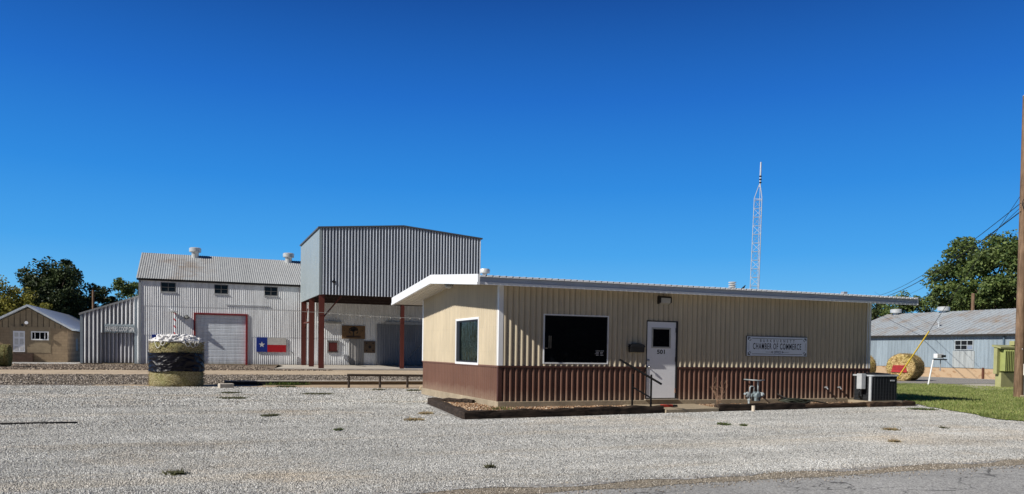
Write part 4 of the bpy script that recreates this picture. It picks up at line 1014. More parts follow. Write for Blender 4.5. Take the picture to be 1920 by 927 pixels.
flag(-3.1, -1.35, 1.20, 2.27, 'lone star flag board mostly hidden behind the decorated bale')
t = thing('wall_pipe', (6.9, BY, 0), 'thin bent black pipe against the barn wall near the red posts', 'pipe')
MB().tube([(7.05, BY - .1, .1), (7.05, BY - .1, .95), (6.85, BY - .15, 1.15)], .03, 6).build('pipe', M_black, t)

# ------------------------------------------------------------ tall canopy tower in front of the barn
TX0, TX1, TY0, TY1, TB, TT, TP = 7.53, 18.83, 53.5, 63.7, 5.03, 9.40, 9.88
M_tsheet = galv('tower_sheet', (.62, .68, .77), (30, 2.4), .0, .45, .1, .03, 'x', .14, valley_shade=(7.63, .208, .30, .34))
M_tside = galv('tower_side_sheet', (.33, .39, .41), (30, 30), .12, .5, .1, .05, 'y', .10, (.5, .38, .34))
tw = thing('canopy_tower', (TX0, TY0, .1), 'tall grey corrugated canopy box standing on red steel posts', 'canopy')
BOXRIB = [(0, 0), (.36, 0), (.62, 1), (.80, 1), (.94, 0), (1, 0)]
WIDERIB = [(0, 0), (.30, 0), (.66, 1), (.78, 1), (.96, 0), (1, 0)]
TM = (TX0 + TX1) / 2
pk = lambda s: TT + (TP - TT) * (1 - abs(s - (TM - TX0)) / (TM - TX0))
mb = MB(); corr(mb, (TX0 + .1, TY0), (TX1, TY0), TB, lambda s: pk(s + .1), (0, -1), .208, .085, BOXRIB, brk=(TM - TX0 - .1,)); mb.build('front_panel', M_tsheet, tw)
MB().box(TX0 - .02, TX0 + .02, TY0 - .02, TY1, TB - .02, TT).build('side_panel', M_tside, tw)
MB().box(TX0 - .035, TX0 + .13, TY0 - .075, TY0 - .0, TB - .02, TT).build('corner_trim', M_tside, tw)
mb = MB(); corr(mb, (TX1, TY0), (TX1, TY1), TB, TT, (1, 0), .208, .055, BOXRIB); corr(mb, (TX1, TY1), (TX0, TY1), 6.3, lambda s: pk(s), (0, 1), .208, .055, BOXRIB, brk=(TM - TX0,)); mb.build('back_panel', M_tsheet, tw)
rf = MB()
for xa, xb in ((TX0 - .12, TM), (TX1 + .12, TM)):
    za, zb_ = TT + .01, TP + .02
    rf.add([(xa, TY0 - .12, za), (xb, TY0 - .12, zb_), (xb, TY1, zb_), (xa, TY1, za), (xa, TY0 - .12, za + .09), (xb, TY0 - .12, zb_ + .09), (xb, TY1, zb_ + .09), (xa, TY1, za + .09)], [(0, 1, 2, 3), (7, 6, 5, 4), (0, 4, 5, 1), (1, 5, 6, 2), (2, 6, 7, 3), (3, 7, 4, 0)])
rf.build('roof', plain('dark_roof_edge', (.13, .14, .155), .5, .2), tw)
mb = MB()
for y in (TY0 + .3, TY0 + 3.4, TY0 + 6.8, TY1 - .3):
    mb.box(TX0 + .05, TX1 - .05, y - .05, y + .05, TB + .0, TB + .22)
mb.box(TX0 + .03, TX0 + .15, TY0 + .05, TY1, TB - .0, TB + .2); mb.box(TX1 - .15, TX1 - .03, TY0 + .05, TY1, TB, TB + .2)
mb.build('beam', plain('dark_steel', (.035, .02, .018), .6), tw)
def hcol(mb, x, y, z1, s=.17):
    mb.box(x - s, x + s, y - s, y - s + .03, .1, z1); mb.box(x - s, x + s, y + s - .03, y + s, .1, z1); mb.box(x - .02, x + .02, y - s + .03, y + s - .03, .1, z1)
for (x, y) in ((TX0 + .18, TY0 + .2), (TX0 + .17, TY0 + 5.0), (TX0 + .15, TY0 + 9.3)):
    mb = MB(); hcol(mb, x, y, TB + .02, .165); mb.build('post', M_rustred, tw)
mb = MB(); hcol(mb, 13.22, TY0 + .2, TB + .02, .12); mb.build('post', M_rustred, tw)
mb = MB(); hcol(mb, 18.6, TY0 + .2, TB + .02, .17); mb.build('post', M_rustred, tw)
for a, b in (((TX0 + .2, TY0 + 5.0, 3.2), (TX0 + .2, TY0 + 6.8, 4.6)), ((TX0 + .3, TY0 + .3, 3.5), (TX0 + 1.5, TY0 + .3, 5.0)), ((TX0 + .2, TY0 + 9.3, 2.9), (TX0 + .2, TY0 + 7.6, 4.4))):
    MB().tube([a, b], .05, 6).build('brace', M_rustred, tw)
MB().tube([(TX0 + .14, TY0 + 5.0, 3.35), (TX0 + .14, TY0 + 9.3, 3.35)], .07, 6).build('rail', M_rustred, tw)
MB().lathe([(.11, 0), (.11, -.05), (.05, -.07)], (8.46, TY0 - .06, 5.9), 14, 'y').build('vent_cap', M_black, tw, smooth='yes')
# string of bulbs
t = thing('string_lights', (5.5, TY0 - .3, 3.8), 'string of small bulbs stretched under the canopy box', 'lights')
pts = []
for i in range(41):
    x = 4.4 + (17.5 - 4.4) * i / 40; sag = -.12 * math.sin(math.pi * min(1, max(0, (x - 7.7) / 9.8)))
    pts.append((x, TY0 - .02, (3.86 - .012 * (x - 4.4)) + sag))
MB().tube(pts, .009, 4).build('wire', plain('white_wire', (.5, .5, .48), .6), t)
for i in range(14):
    x = 8.2 + i * .69; k = (x - 4.4) / 13.1 * 40; z = pts[int(k)][2]
    MB().lathe([(.015, 0), (.016, -.03), (.03, -.06), (.03, -.08), (.012, -.10)], (x, TY0 - .02, z), 8).build('bulb', plain('bulb_glass', (.45, .45, .42), .2), t, smooth='all')

# what hangs on the wall beneath the canopy
t = thing('emblem_board', (11.7, BY - .1, 2.3), 'brown board with a round branching tree emblem on the shaded wall', 'sign')
MB().box(10.80, 12.66, BY - .10, BY - .05, 2.24, 3.30).build('board', plain('stained_board', (.21, .125, .06), .7, 0, .3, 3), t)
mb = MB(); cx, cz = 11.72, 2.88
mb.box(cx - .035, cx + .035, BY - .115, BY - .102, 2.45, 3.2)
mb.tube([(cx + .36 * math.cos(a), BY - .11, cz + .30 * math.sin(a)) for a in [math.radians(-50 + 280 * i / 20) for i in range(21)]], .028, 4)
for i in range(9):
    a = math.pi * (.08 + .84 * i / 8); mb.tube([(cx, BY - .11, 2.80), (cx + .18 * math.cos(a), BY - .11, 2.86 + .16 * math.sin(a)), (cx + .32 * math.cos(a * .96 + .06), BY - .11, 2.88 + .29 * math.sin(a))], .018, 4)
for i in range(40):
    a = R.uniform(0, math.pi); r_ = R.uniform(.12, .36); mb.blob((cx + r_ * math.cos(a), BY - .11, cz + r_ * .85 * math.sin(a) ), .03, .2, 5, 3)
mb.box(cx - .58, cx + .58, BY - .115, BY - .102, 2.36, 2.42)
mb.build('emblem', M_ink, t)
MB().box(cx - .58, cx + .58, BY - .112, BY - .102, 2.425, 2.50).build('banner', plain('umber', (.10, .05, .025), .8), t)
mb = MB(); mb.lathe([(.035, 0), (.035, -.015)], (11.0, BY - .10, 2.9), 8, 'y'); mb.lathe([(.035, 0), (.035, -.015)], (12.45, BY - .10, 2.9), 8, 'y'); mb.build('bolt', M_ink, t)
t = thing('dot_board', (13.0, BY - .1, 1.1), 'square brown board with four corner dots and a centre dot', 'board')
MB().box(12.60, 13.50, BY - .10, BY - .05, 1.12, 2.08).build('board', plain('stained_board_b', (.15, .10, .065), .7, 0, .3, 3), t)
for px, pz, r_ in ((12.80, 1.30, .06), (13.32, 1.30, .06), (12.80, 1.90, .06), (13.32, 1.90, .06), (13.06, 1.60, .12)):
    MB().lathe([(r_, 0), (r_, -.012)], (px, BY - .10, pz), 12, 'y').build('dot', M_ink, t)
t = thing('red_hatch', (10.05, BY - .1, 1.0), 'small dark red shuttered hatch in the sunlit patch of wall', 'hatch')
f = MB(); frame(f, 9.66, 10.52, 1.08, 2.02, BY - .09, BY - .03, .09); f.box(9.62, 10.60, BY - .11, BY - .03, 2.021, 2.09); f.build('frame', galv('hatch_frame', (.35, .34, .33), (9, 9)), t)
MB().box(9.75, 10.43, BY - .07, BY - .04, 1.17, 1.93).build('shutter', plain('maroon', (.13, .022, .02), .6, 0, .25, 6), t)
MB().box(9.72, 10.46, BY - .12, BY - .06, 1.22, 1.28).build('bar', M_rustred, t)
MB().prism([(BY - .04, .62), (BY - .24, .62), (BY - .24, .95), (BY - .04, 1.0)], 'x', 10.92, 11.22).build('meter_box', M_galvdull); tag(bpy.data.objects['meter_box'], 'small grey box on the sunlit wall below the canopy', 'box')
t = thing('sliding_door', (10.6, BY, .1), 'tall rusty sheet sliding door below the emblem board', 'door')
mb = MB(); corr(mb, (11.85, BY - .09), (12.55, BY - .09), .14, 2.20, (0, -1), .2, .02, SINE); corr(mb, (11.35, BY - .06), (11.86, BY - .06), .14, 2.20, (0, -1), .2, .02, SINE); mb.build('leaf', galv('door_leaf', (.36, .35, .34), (.7, 9), .25), t)
MB().box(8.9, 10.75, BY - .28, BY - .05, 3.44, 3.60).build('door_track', galv('track', (.46, .46, .44), (9, 9), .2)); tag(bpy.data.objects['door_track'], 'pale metal track hood on the wall behind the red posts', 'track')
MB().box(14.3, 17.9, BY - .28, BY - .05, 3.50, 3.72).build('door_track', M_galvdull); tag(bpy.data.objects['door_track.001'], 'longer metal track hood above the blue-grey door by the office', 'track')
t = thing('barn_door', (15.8, BY, .1), 'wide blue-grey sliding door with a diagonal brace behind the office', 'door')
mb = MB(); corr(mb, (13.62, BY - .10), (17.9, BY - .10), .14, 3.49, (0, -1), .2, .02, SINE); mb.build('leaf', galv('blue_leaf', (.30, .315, .35), (1.4, 2.1), .12, .5, .1), t)
MB().tube([(16.0, BY - .16, .5), (17.7, BY - .16, 2.2)], .03, 5).build('brace', M_galvdull, t)

# ------------------------------------------------------------ co-op shed
CYY = 64.9
M_coop = galv('coop_sheet', (.80, .81, .83), (30, 30), .0, .5, .05, .05, 'x', .22, valley_shade=(-7.76, .2673, .35, .26))
cp = thing('coop_shed', (-7.86, CYY, 0), 'lean-to ribbed metal shed with faded sign and dark sliding doors', 'shed')
c0, c1 = -7.86, -3.92; ctop = lambda s: 3.66 + 1.43 * s / (c1 - c0)
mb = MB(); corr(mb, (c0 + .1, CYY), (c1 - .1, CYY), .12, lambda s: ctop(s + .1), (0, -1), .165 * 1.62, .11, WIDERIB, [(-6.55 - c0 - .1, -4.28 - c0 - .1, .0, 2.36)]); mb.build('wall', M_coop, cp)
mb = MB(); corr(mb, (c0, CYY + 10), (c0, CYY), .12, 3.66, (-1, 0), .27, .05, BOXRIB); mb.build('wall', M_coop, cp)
M_ctrim = plain('blue_grey_trim', (.30, .35, .39), .5, .1, .15)
MB().box(c0 - .05, c0 + .13, CYY - .08, CYY - .0, .1, 3.66).build('corner_trim', M_ctrim, cp); MB().box(c1 - .42, c1 - .04, CYY - .07, CYY, .1, 4.96).build('corner_trim', M_ctrim, cp)
z0_, z1_ = 3.66, 5.09
mb = MB(); ya, yb = CYY - .14, CYY + 10
mb.add([(c0 - .12, ya, z0_ - .05), (c1, ya, z1_ - .0), (c1, yb, z1_), (c0 - .12, yb, z0_ - .05), (c0 - .12, ya, z0_ + .08), (c1, ya, z1_ + .13), (c1, yb, z1_ + .13), (c0 - .12, yb, z0_ + .08)], [(0, 3, 2, 1), (4, 5, 6, 7), (0, 1, 5, 4), (1, 2, 6, 5), (2, 3, 7, 6), (3, 0, 4, 7)]); mb.build('roof', galv('coop_roof', (.42, .43, .43), (9, 9)), cp)
MB().box(c0, c1, CYY - .05, CYY + 10, -.1, .12).build('foundation', M_found, cp)
for a, b, dy in ((-6.58, -5.22, .26), (-5.26, -4.25, .21)):
    mb = MB(); corr(mb, (a, CYY + dy), (b, CYY + dy), .16, 2.36, (0, -1), .26, .09, WIDERIB, phase=.1); mb.build('door', galv('coop_door', (.62, .62, .66), (30, 30), .0, .5, .05, .0, 'x', .2, valley_shade=(a + .1, .26, .4, .26)), cp)
MB().box(-5.20, -5.02, CYY + .22, CYY + .27, 1.20, 1.26).build('door_latch', M_black, cp)
t = thing('faded_sign', (-5.45, CYY - .1, 2.4), 'long faded sign board with ghostly white letters above the shed doors', 'sign')
MB().prism([(CYY - .07, 2.39), (CYY - .14, 2.39), (CYY - .14, 2.86), (CYY - .07, 3.05)], 'x', -6.32, -4.33).build('board', plain('faded_blue', (.25, .30, .33), .6, 0, .2, 4), t)
text('lettering', 'FARMERS COOP GIN', plain('faded_white', (.95, .96, .96), .6, 0, .25, 9), t, (-5.32, CYY - .155, 2.64), .36, 1.9, bold=.02)

# ------------------------------------------------------------ tan workshop far left
WY = 72.0
M_block = Mat('tan_block'); p = M_block.pos()
br = M_block.n.new('ShaderNodeTexBrick'); M_block.l.new(M_block.mapping(p, (1, 1, 1), (math.radians(90), 0, 0)), br.inputs['Vector']); br.inputs['Scale'].default_value = 1; br.inputs['Brick Width'].default_value = .42; br.inputs['Row Height'].default_value = .21; br.inputs['Mortar Size'].default_value = .012
br.inputs['Color1'].default_value = (.36, .27, .175, 1); br.inputs['Color2'].default_value = (.32, .24, .155, 1); br.inputs['Mortar'].default_value = (.27, .20, .13, 1)
M_block.color(M_block.mix(1.0, br.outputs[0], M_block.ramp(M_block.noise(p, 2, 5), [(.3, .85), (.7, 1.08)]), 'MULTIPLY')).rough(.85, 0, .2); M_block = M_block.m
M_board = plain('tan_boards', (.34, .265, .17), .7, 0, .2, 3)
wk = thing('tan_workshop', (-12.4, WY, 0), 'tan block workshop with a low white gabled roof at far left', 'building')
w0, w1, wp = -15.25, -9.67, -12.40; wez, wpz = 2.72, 4.28
mb = MB(); mb.box(w0, w1, WY, WY + .2, 0, 2.70); mb.box(w1 - .2, w1, WY + .2, WY + 30, 0, 2.72); mb.box(w0, w0 + .2, WY + .2, WY + 30, 0, 2.72); mb.build('wall', M_block, wk)
MB().prism([(w0, 2.701), (w1, 2.701), (wp, wpz)], 'y', WY + .02, WY + .15).build('gable', M_board, wk)
M_batten = plain('dark_batten', (.10, .075, .05), .8); x = w0 + .3
while x < w1 - .1:
    zt_ = wpz - (wpz - 2.7) * abs(x - wp) / ((w1 - w0) / 2) - .03
    if zt_ > 2.8: MB().box(x - .022, x + .022, WY - .0, WY + .021, 2.72, zt_).build('batten', M_batten, wk)
    x += .4
MB().box(-13.65, -10.85, WY - .02, WY + .0, .75, 2.80).build('board_panel', M_board, wk)
rfm = galv('white_roof_sheet', (.60, .64, .68), (.9, 60), 0, .4, .1, .06, 'x', .1)
mb = MB()
for xa, s in ((w0 - .35, 1), (w1 + .38, 1)):
    za, zb_ = wez - .16, wpz + .10
    mb.add([(xa, WY - .5, za), (wp, WY - .5, zb_), (wp, WY + 30, zb_), (xa, WY + 30, za), (xa, WY - .5, za + .16), (wp, WY - .5, zb_ + .16), (wp, WY + 30, zb_ + .16), (xa, WY + 30, za + .16)], [(0, 1, 2, 3), (7, 6, 5, 4), (0, 4, 5, 1), (1, 5, 6, 2), (2, 6, 7, 3), (3, 7, 4, 0)])
rr = mb.build('roof', rfm, wk)
dd = MB(); dd.box(-13.42, -12.62, WY - .05, WY - .021, .80, 2.45); dd = dd.build('door', M_whitedoor, wk)
mb = MB()
for i in range(2):
    for (za, zb_) in ((.92, 1.25), (1.4, 1.85), (2.0, 2.32)): mb.box(-13.32 + i * .36, -13.06 + i * .36, WY - .058, WY - .05, za, zb_)
mb.build('door_panel', plain('panel_white', (.66, .66, .66), .5), dd)
MB().lathe([(.04, 0), (.04, -.06)], (-12.72, WY - .05, 1.55), 8, 'y').build('handle', M_galvdull, dd)
f = MB(); frame(f, -12.20, -10.98, 1.75, 2.45, WY - .07, WY - .02, .09)
for x in (-11.93, -11.59, -11.25): f.box(x - .025, x + .025, WY - .06, WY - .03, 1.84, 2.36)
f = f.build('window', M_white, wk); MB().box(-12.11, -11.07, WY - .04, WY - .021, 1.84, 2.36).build('pane', M_glass, f)
mb = MB(); mb.box(-13.9, -12.0, WY - .75, WY - .02, 0, .68); mb.build('stoop', plain('dark_brick', (.09, .055, .04), .9, 0, .3, 6), wk)
for y in (76.5, 84): MB().box(w1, w1 + .03, y, y + 1.1, .9, 1.95).build('side_window', M_whitedoor if y > 90 else plain('shaded_board', (.2, .21, .22), .6), wk)
t = thing('workshop_floodlight', (-12.45, WY - .3, 2.95), 'twin floodlight on the tan workshop gable', 'lamp')
MB().tube([(-12.4, WY, 3.0), (-12.4, WY - .3, 3.1)], .03, 6).build('arm', M_black, t); MB().lathe([(.05, 0), (.13, -.16), (.13, -.18)], (-12.45, WY - .28, 3.1), 12, 'y').build('lamp_head', M_whitedoor, t, smooth='yes'); MB().lathe([(.05, 0), (.11, -.14), (.11, -.16)], (-12.72, WY - .25, 2.92), 12, 'y').build('lamp_head', M_black, t, smooth='yes')

# ------------------------------------------------------------ decorated round bale, other bales
def haymat(name, a, b, c=(.12, .10, .03), sc=1.0):
    m = Mat(name); p = m.pos()
    n1 = m.noise(m.mapping(p, (1, 1, 1)), 9 * sc, 6, .85); v = m.sep(m.voro(m.mapping(p, (1, 1, 2)), 16 * sc))[0]; n2 = m.noise(p, 1.6, 4)
    col = m.ramp(m.mix(.45, n1, v), [(.18, c), (.42, a), (.75, b)])
    col = m.mix(m.ramp(n2, [(.45, 0.0), (.7, .55)]), col, m.mix(1.0, col, (.62, .80, .30), 'MULTIPLY'))
    m.color(col).rough(.9, 0, .15); m.bump(n1, 1.0, .14); return m.m
M_hayg = haymat('greenish_hay', (.50, .41, .19), (.95, .86, .56), (.18,.14,.06), sc=2.2)
bc = (-.68, 30.62, 0)
t = thing('decorated_bale', bc, 'round hay bale dressed as a drink with black plastic band and white froth', 'hay bale')
def rough_cyl(c, prof, n=56, jit=.012):
    mb = MB(); base = 0
    for (r_, h) in prof:
        for k in range(n):
            a = 2 * math.pi * k / n; q = r_ * (1 + R.uniform(-jit, jit)); mb.v.append((c[0] + q * math.cos(a), c[1] + q * math.sin(a), c[2] + h + R.uniform(-jit, jit) * .4))
    for i in range(len(prof) - 1):
        for k in range(n): a = i * n + k; b = i * n + (k + 1) % n; mb.f.append((a, b, b + n, a + n))
    mb.f.append(tuple(range(n - 1, -1, -1))); e = (len(prof) - 1) * n; mb.f.append(tuple(e + k for k in range(n))); return mb
rough_cyl(bc, [(.80, .0), (.88, .05)] + [(.885 + .008 * math.sin(i), .05 + i * .1) for i in range(1, 15)] + [(.87, 1.52), (.80, 1.60), (.6, 1.63)]).build('hay_body', M_hayg, t, smooth='all')
M_plastic = Mat('black_plastic'); p = M_plastic.pos()
wr = M_plastic.noise(M_plastic.mapping(p, (1, 1, 2.0), (0, .6, .3)), 2.6, 2, .4)
M_plastic.color((.005, .004, .008)).rough(.42, 0, .25); M_plastic.bump(M_plastic.ramp(wr, [(.3, 0.0), (.5, 1.0), (.7, .2)]), .7, .06); M_plastic = M_plastic.m
mb = MB(); n = 90; rows = 12
for j in range(rows + 1):
    for k in range(n):
        a = 2 * math.pi * k / n; z = .55 + .66 * j / rows
        f_ = .016 * math.sin(a * 5 + j * .9) * math.sin(j * .7 + a * 2) + .012 * abs(math.sin(a * 9 - j * .55)); q = .915 + f_ + (.01 if j in (0, rows) else 0)
        mb.v.append((bc[0] + q * math.cos(a), bc[1] + q * math.sin(a), z + .012 * math.sin(a * 3)))
for j in range(rows):
    for k in range(n): a = j * n + k; b = j * n + (k + 1) % n; mb.f.append((a, b, b + n, a + n))
mb.build('plastic_band', M_plastic, t, smooth='all')
mb = MB()
for i in range(420):
    a = R.uniform(0, 2 * math.pi); r_ = .86 * math.sqrt(R.random()); edge = r_ > .66
    mb.blob((bc[0] + r_ * math.cos(a), bc[1] + r_ * math.sin(a), 1.66 + R.uniform(-.04, .10) - (.08 if edge else 0) + .08 * (1 - r_)), (R.uniform(.04, .10), R.uniform(.04, .10), R.uniform(.03, .06)), .4, 7, 5)
mb.lathe([(.80, 0), (.88, .03), (.86, .08), (.6, .13), (.1, .16)], (bc[0], bc[1], 1.57), 40); mb.build('froth', plain('white_batting', (.80, .79, .79), .8, 0, .12, 12, bump=.5), t, smooth='all')
M_rope = plain('white_rope', (.68, .66, .6), .7)
for (a0_, rr_) in ((-2.25, .17), (-2.05, .11), (-1.15, .13), (-.95, .15), (-.8, .12)):
    pts = []
    for i in range(15):
        q = math.pi * i / 14; a = a0_ + (i / 14 - .5) * rr_ * 2.1; pts.append((bc[0] + .93 * math.cos(a), bc[1] + .93 * math.sin(a), 1.62 - rr_ * 1.5 * math.sin(q)))
    MB().tube(pts, .016, 6).build('rope_loop', M_rope, t, smooth='all')
sm = Mat('striped_straw'); p = sm.pos(); x_, y_, z_ = sm.sep(p)
wv = sm.math('SINE', sm.math('ADD', sm.math('MULTIPLY', z_, 26.0), sm.math('MULTIPLY', x_, 30.0)))
sm.color(sm.mix(sm.ramp(wv, [(.62, 0.0), (.66, 1.0)]), (.78, .77, .77), (.5, .05, .05))).rough(.4)
MB().tube([(bc[0] - .05, bc[1], 1.5), (bc[0] - .06, bc[1], 2.62)], .04, 10).build('straw', sm.m, t, smooth='yes')

def loose_straw(t, pts, dirs, mat):
    n = len(pts); L = NR.uniform(.03, .09, n); wd = .004
    base = np.array([(0, -1, 0), (1, -1, 0), (1, 1, 0), (0, 1, 0)], float)
    V = np.zeros((n, 4, 3)); side = np.cross(dirs, NR.normal(0, 1, (n, 3))); side /= np.linalg.norm(side, axis=1)[:, None]
    for i, (a, b) in enumerate(((0, -1), (1, -1), (1, 1), (0, 1))): V[:, i] = pts + dirs * (L * a)[:, None] + side * wd * b
    o = bulk('loose_straw', V - np.array(t.location), np.array([(0, 1, 2, 3)]), mat, NR.random(n), parent=t, origin=(0, 0, 0)); o['kind'] = 'stuff'
def lying_bale(cx, cy, r_, L, lab, mat, name='hay_bale', rot=0):
    t = thing(name, (cx, cy, 0), lab, 'hay bale')
    mb = MB(); n = 48
    prof = [(r_ * .55, 0), (r_ * .93, .0), (r_, .07)] + [(r_ * (1 + .012 * math.sin(i * 2.1)), .07 + (L - .14) * i / 12) for i in range(1, 13)] + [(r_ * .93, L), (r_ * .5, L)]
    for (q_, h) in prof:
        for k in range(n):
            a = 2 * math.pi * k / n; q = q_ * (1 + R.uniform(-.022, .022)); z = r_ * .97 + q * math.sin(a)
            mb.v.append((cx - L / 2 + h + R.uniform(-.01, .01), cy + q * math.cos(a), max(0.0, z)))
    for i in range(len(prof) - 1):
        for k in range(n): a = i * n + k; b = i * n + (k + 1) % n; mb.f.append((a, b, b + n, a + n))
    mb.f.append(tuple(range(n - 1, -1, -1))); e = (len(prof) - 1) * n; mb.f.append(tuple(e + k for k in range(n)))
    mb.build('hay', mat, t, smooth='all')
    m2 = MB()
    for i in range(5): x = cx - L / 2 + .2 + (L - .4) * i / 4; m2.tube([(x, cy + (r_ * 1.012) * math.cos(q), r_ * .97 + r_ * 1.012 * math.sin(q)) for q in [2 * math.pi * j / 32 for j in range(33)]], .008, 4, False)
    m2.build('twine', plain('twine', (.22, .15, .06), .8), t)
    n = 2600; a = NR.uniform(-.6, math.pi + .6, n); xx = NR.uniform(-L / 2, L / 2, n); rad_ = np.stack([np.zeros(n), np.cos(a), np.sin(a)], 1)
    d = rad_ * .6 + NR.normal(0, .55, (n, 3)); d /= np.linalg.norm(d, axis=1)[:, None]
    P0 = np.stack([cx + xx, cy + r_ * np.cos(a), r_ * .97 + r_ * np.sin(a)], 1); P0[:, 2] = np.maximum(P0[:, 2], .02)
    loose_straw(t, P0, d, M_straw)
    t.rotation_euler.z = rot
    return t
nn_ = 2600; a_ = NR.uniform(0, 2 * np.pi, nn_); zz_ = np.where(NR.random(nn_) < .5, NR.uniform(.02, .56, nn_), NR.uniform(1.2, 1.6, nn_))
rd_ = np.stack([np.cos(a_), np.sin(a_), np.zeros(nn_)], 1); dd_ = rd_ * .6 + NR.normal(0, .5, (nn_, 3)); dd_ /= np.linalg.norm(dd_, axis=1)[:, None]
loose_straw(bpy.data.objects['decorated_bale'], np.stack([bc[0], bc[1], 0] + rd_ * .885 + np.stack([0 * zz_, 0 * zz_, zz_], 1) if False else [bc[0] + rd_[:, 0] * .885, bc[1] + rd_[:, 1] * .885, zz_], 1), dd_, M_straw)
M_haygold = haymat('golden_hay', (.44, .29, .11), (.92, .70, .36), (.06, .03, .012), .8)
hb = lying_bale(39.75, 35.35, .82, 1.85, 'golden round bale with a red panel on its flat end, right of the office', M_haygold)
mb = MB().prism([(34.95, .52), (35.85, .52), (35.74, .94), (35.05, .94)], 'x', 38.76, 38.86); mb.build('red_panel', plain('red_paint', (.42, .02, .025), .6, 0, .3, 8), hb)
mb = MB()
for z in (.66, .77, .88): mb.box(38.752, 38.759, 35.06, 35.74, z, z + .012)
mb.build('panel_groove', M_ink, hb); hb.rotation_euler.z = math.radians(24)
lying_bale(38.4, 37.9, .79, 1.9, 'golden round bale half hidden behind the office corner', M_haygold)
lying_bale(-11.1, 55.0, .70, 1.4, 'dark ended round bale cut off by the left picture edge', haymat('green_hay', (.16, .17, .06), (.42, .40, .20)))

# culvert, kerb, block, pipe rail
t = thing('culvert', (1.7, 31.0, 0), 'dark low culvert opening under a thin concrete lip', 'culvert')
MB().box(.95, 9.4, 31.35, 31.75, .13, .165).build('lip', M_slab, t, bevel=.01)
MB().box(.95, 2.85, 31.36, 31.7, .0, .129).build('opening', M_ink, t)
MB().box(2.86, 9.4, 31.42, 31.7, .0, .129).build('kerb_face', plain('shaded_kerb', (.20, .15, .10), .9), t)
n = 420; gw = blades('weed_patch', 3.2 + NR.normal(0, .35, n), 31.2 + NR.normal(0, .12, n), NR.uniform(.08, .17, n), .01, M_greenweed, .5, kind=None, origin=(3.2, 31.2, 0)); tag(gw, 'tall green weeds growing in front of the long kerb', 'weeds', 'weed patches in the gravel')
MB().prism([(3.2 + .95 * math.cos(q) * R.uniform(.8, 1), 31.2 + .33 * math.sin(q) * R.uniform(.8, 1)) for q in [2 * math.pi * j / 16 for j in range(16)]], 'z', .012, .03).build('leaf_litter', M_litter, gw)
MB().obox((.92, 28.75), (.97, .2), (-.2, .97), .24, .15, 0, .18).build('concrete_block', M_slab, bevel=.02); tag(bpy.data.objects['concrete_block'], 'pale concrete block lying beside the culvert opening', 'concrete block')
MB().blob((7.35, 26.7, .08), (.18, .12, .09), .25).build('field_stone', plain('tan_stone', (.42, .33, .22), .8)); tag(bpy.data.objects['field_stone'], 'tan rock beside the far left corner of the office', 'rock')
t = thing('pipe_rail', (6.2, 28.8, 0), 'low rusty brown pipe rail with short posts left of the office', 'rail')
M_pipe = plain('rusty_pipe', (.055, .04, .032), .7, .2, .3, 14)
MB().tube([(5.09, 28.92, .475), (8.6, 28.65, .465)], .045, 10).build('top_rail', M_pipe, t, smooth='yes')
for x, y in ((5.15, 28.915), (6.28, 28.83), (7.30, 28.75), (8.4, 28.665)): MB().tube([(x, y, -.05), (x, y, .46)], .043, 10).build('post', M_pipe, t, smooth='yes')

# ------------------------------------------------------------ lattice mast
t = thing('radio_mast', (21.78, 27, 0), 'slender three-legged lattice radio mast rising behind the office roof', 'mast')
M_mast = plain('white_galvanised', (.66, .68, .70), .4, .3, .1)
def leg(k, z):
    r_ = .27 - (.27 - .205) * z / 8.0
    if z > 8.0: r_ = .205 + (.03 - .205) * (z - 8.0) / .55
    a = math.radians(20 + 120 * k); lx = 21.70 + .019 * z
    return (lx + r_ * math.cos(a), 27 + r_ * math.sin(a), z)
for k in range(3):
    MB().tube([leg(k, z) for z in (0, 2, 4, 6, 8.0, 8.3, 8.55)], .015, 6).build('leg', M_mast, t, smooth='yes')
mb = MB(); z = 3.6; i = 0
while z < 8.0:
    for k in range(3):
        a, b = k, (k + 1) % 3
        mb.tube([leg(a, z), leg(b, z)], .008, 4, False)
        if i % 2: mb.tube([leg(a, z), leg(b, min(8, z + .36))], .007, 4, False)
        else: mb.tube([leg(b, z), leg(a, min(8, z + .36))], .007, 4, False)
    z += .36; i += 1
mb.build('bracing', M_mast, t)
MB().tube([leg(0, 0)[:2] + (0,), (21.87, 27, 8.0), (21.88, 27, 8.5)], .012, 5).build('cable', M_mast, t)
mb = MB().tube([(21.87, 27, 8.45), (21.88, 27, 8.9), (21.89, 27, 9.5)], [.03, .035, .03], 8); mb.build('mast_tip', M_mast, t, smooth='yes')
mb = MB()
for z in (8.62, 8.75, 8.88): mb.lathe([(.05, 0), (.055, .05)], (21.88, 27, z), 8)
mb.build('clamp', M_black, t)

# ------------------------------------------------------------ blue-grey barn on the right
GX = 50.0
bb = thing('blue_barn', (GX, 38, 0), 'long low blue-grey metal barn with rusty roof on the right', 'barn')
gy0, gy1 = 24.0, 51.2
M_blue = galv('blue_sheet', (.325, .395, .445), (1.05, 30), .0, .55, .1, .12, 'y', .22)
mb = MB(); gx_r = 61.0
corr(mb, (GX, gy1), (GX, gy0), .72, 3.15, (-1, 0), .30, .02, [(0, 0), (.8, 0), (.84, 1), (.96, 1), (1, 0)], [(gy1 - 40.30, gy1 - 38.85, 1.98, 2.68)])
mb.build('wall', M_blue, bb)
mb = MB(); corr(mb, (GX, gy0), (gx_r, gy0), 0, lambda s: 3.15 + 1.9 * (1 - abs(s - 5.5) / 5.5), (0, -1), .3, .02, RIB, brk=(5.5,)); corr(mb, (gx_r, gy1), (GX, gy1), 0, lambda s: 3.15 + 1.9 * (1 - abs(s - 5.5) / 5.5), (0, 1), .3, .02, RIB, brk=(5.5,)); mb.build('gable', M_blue, bb)
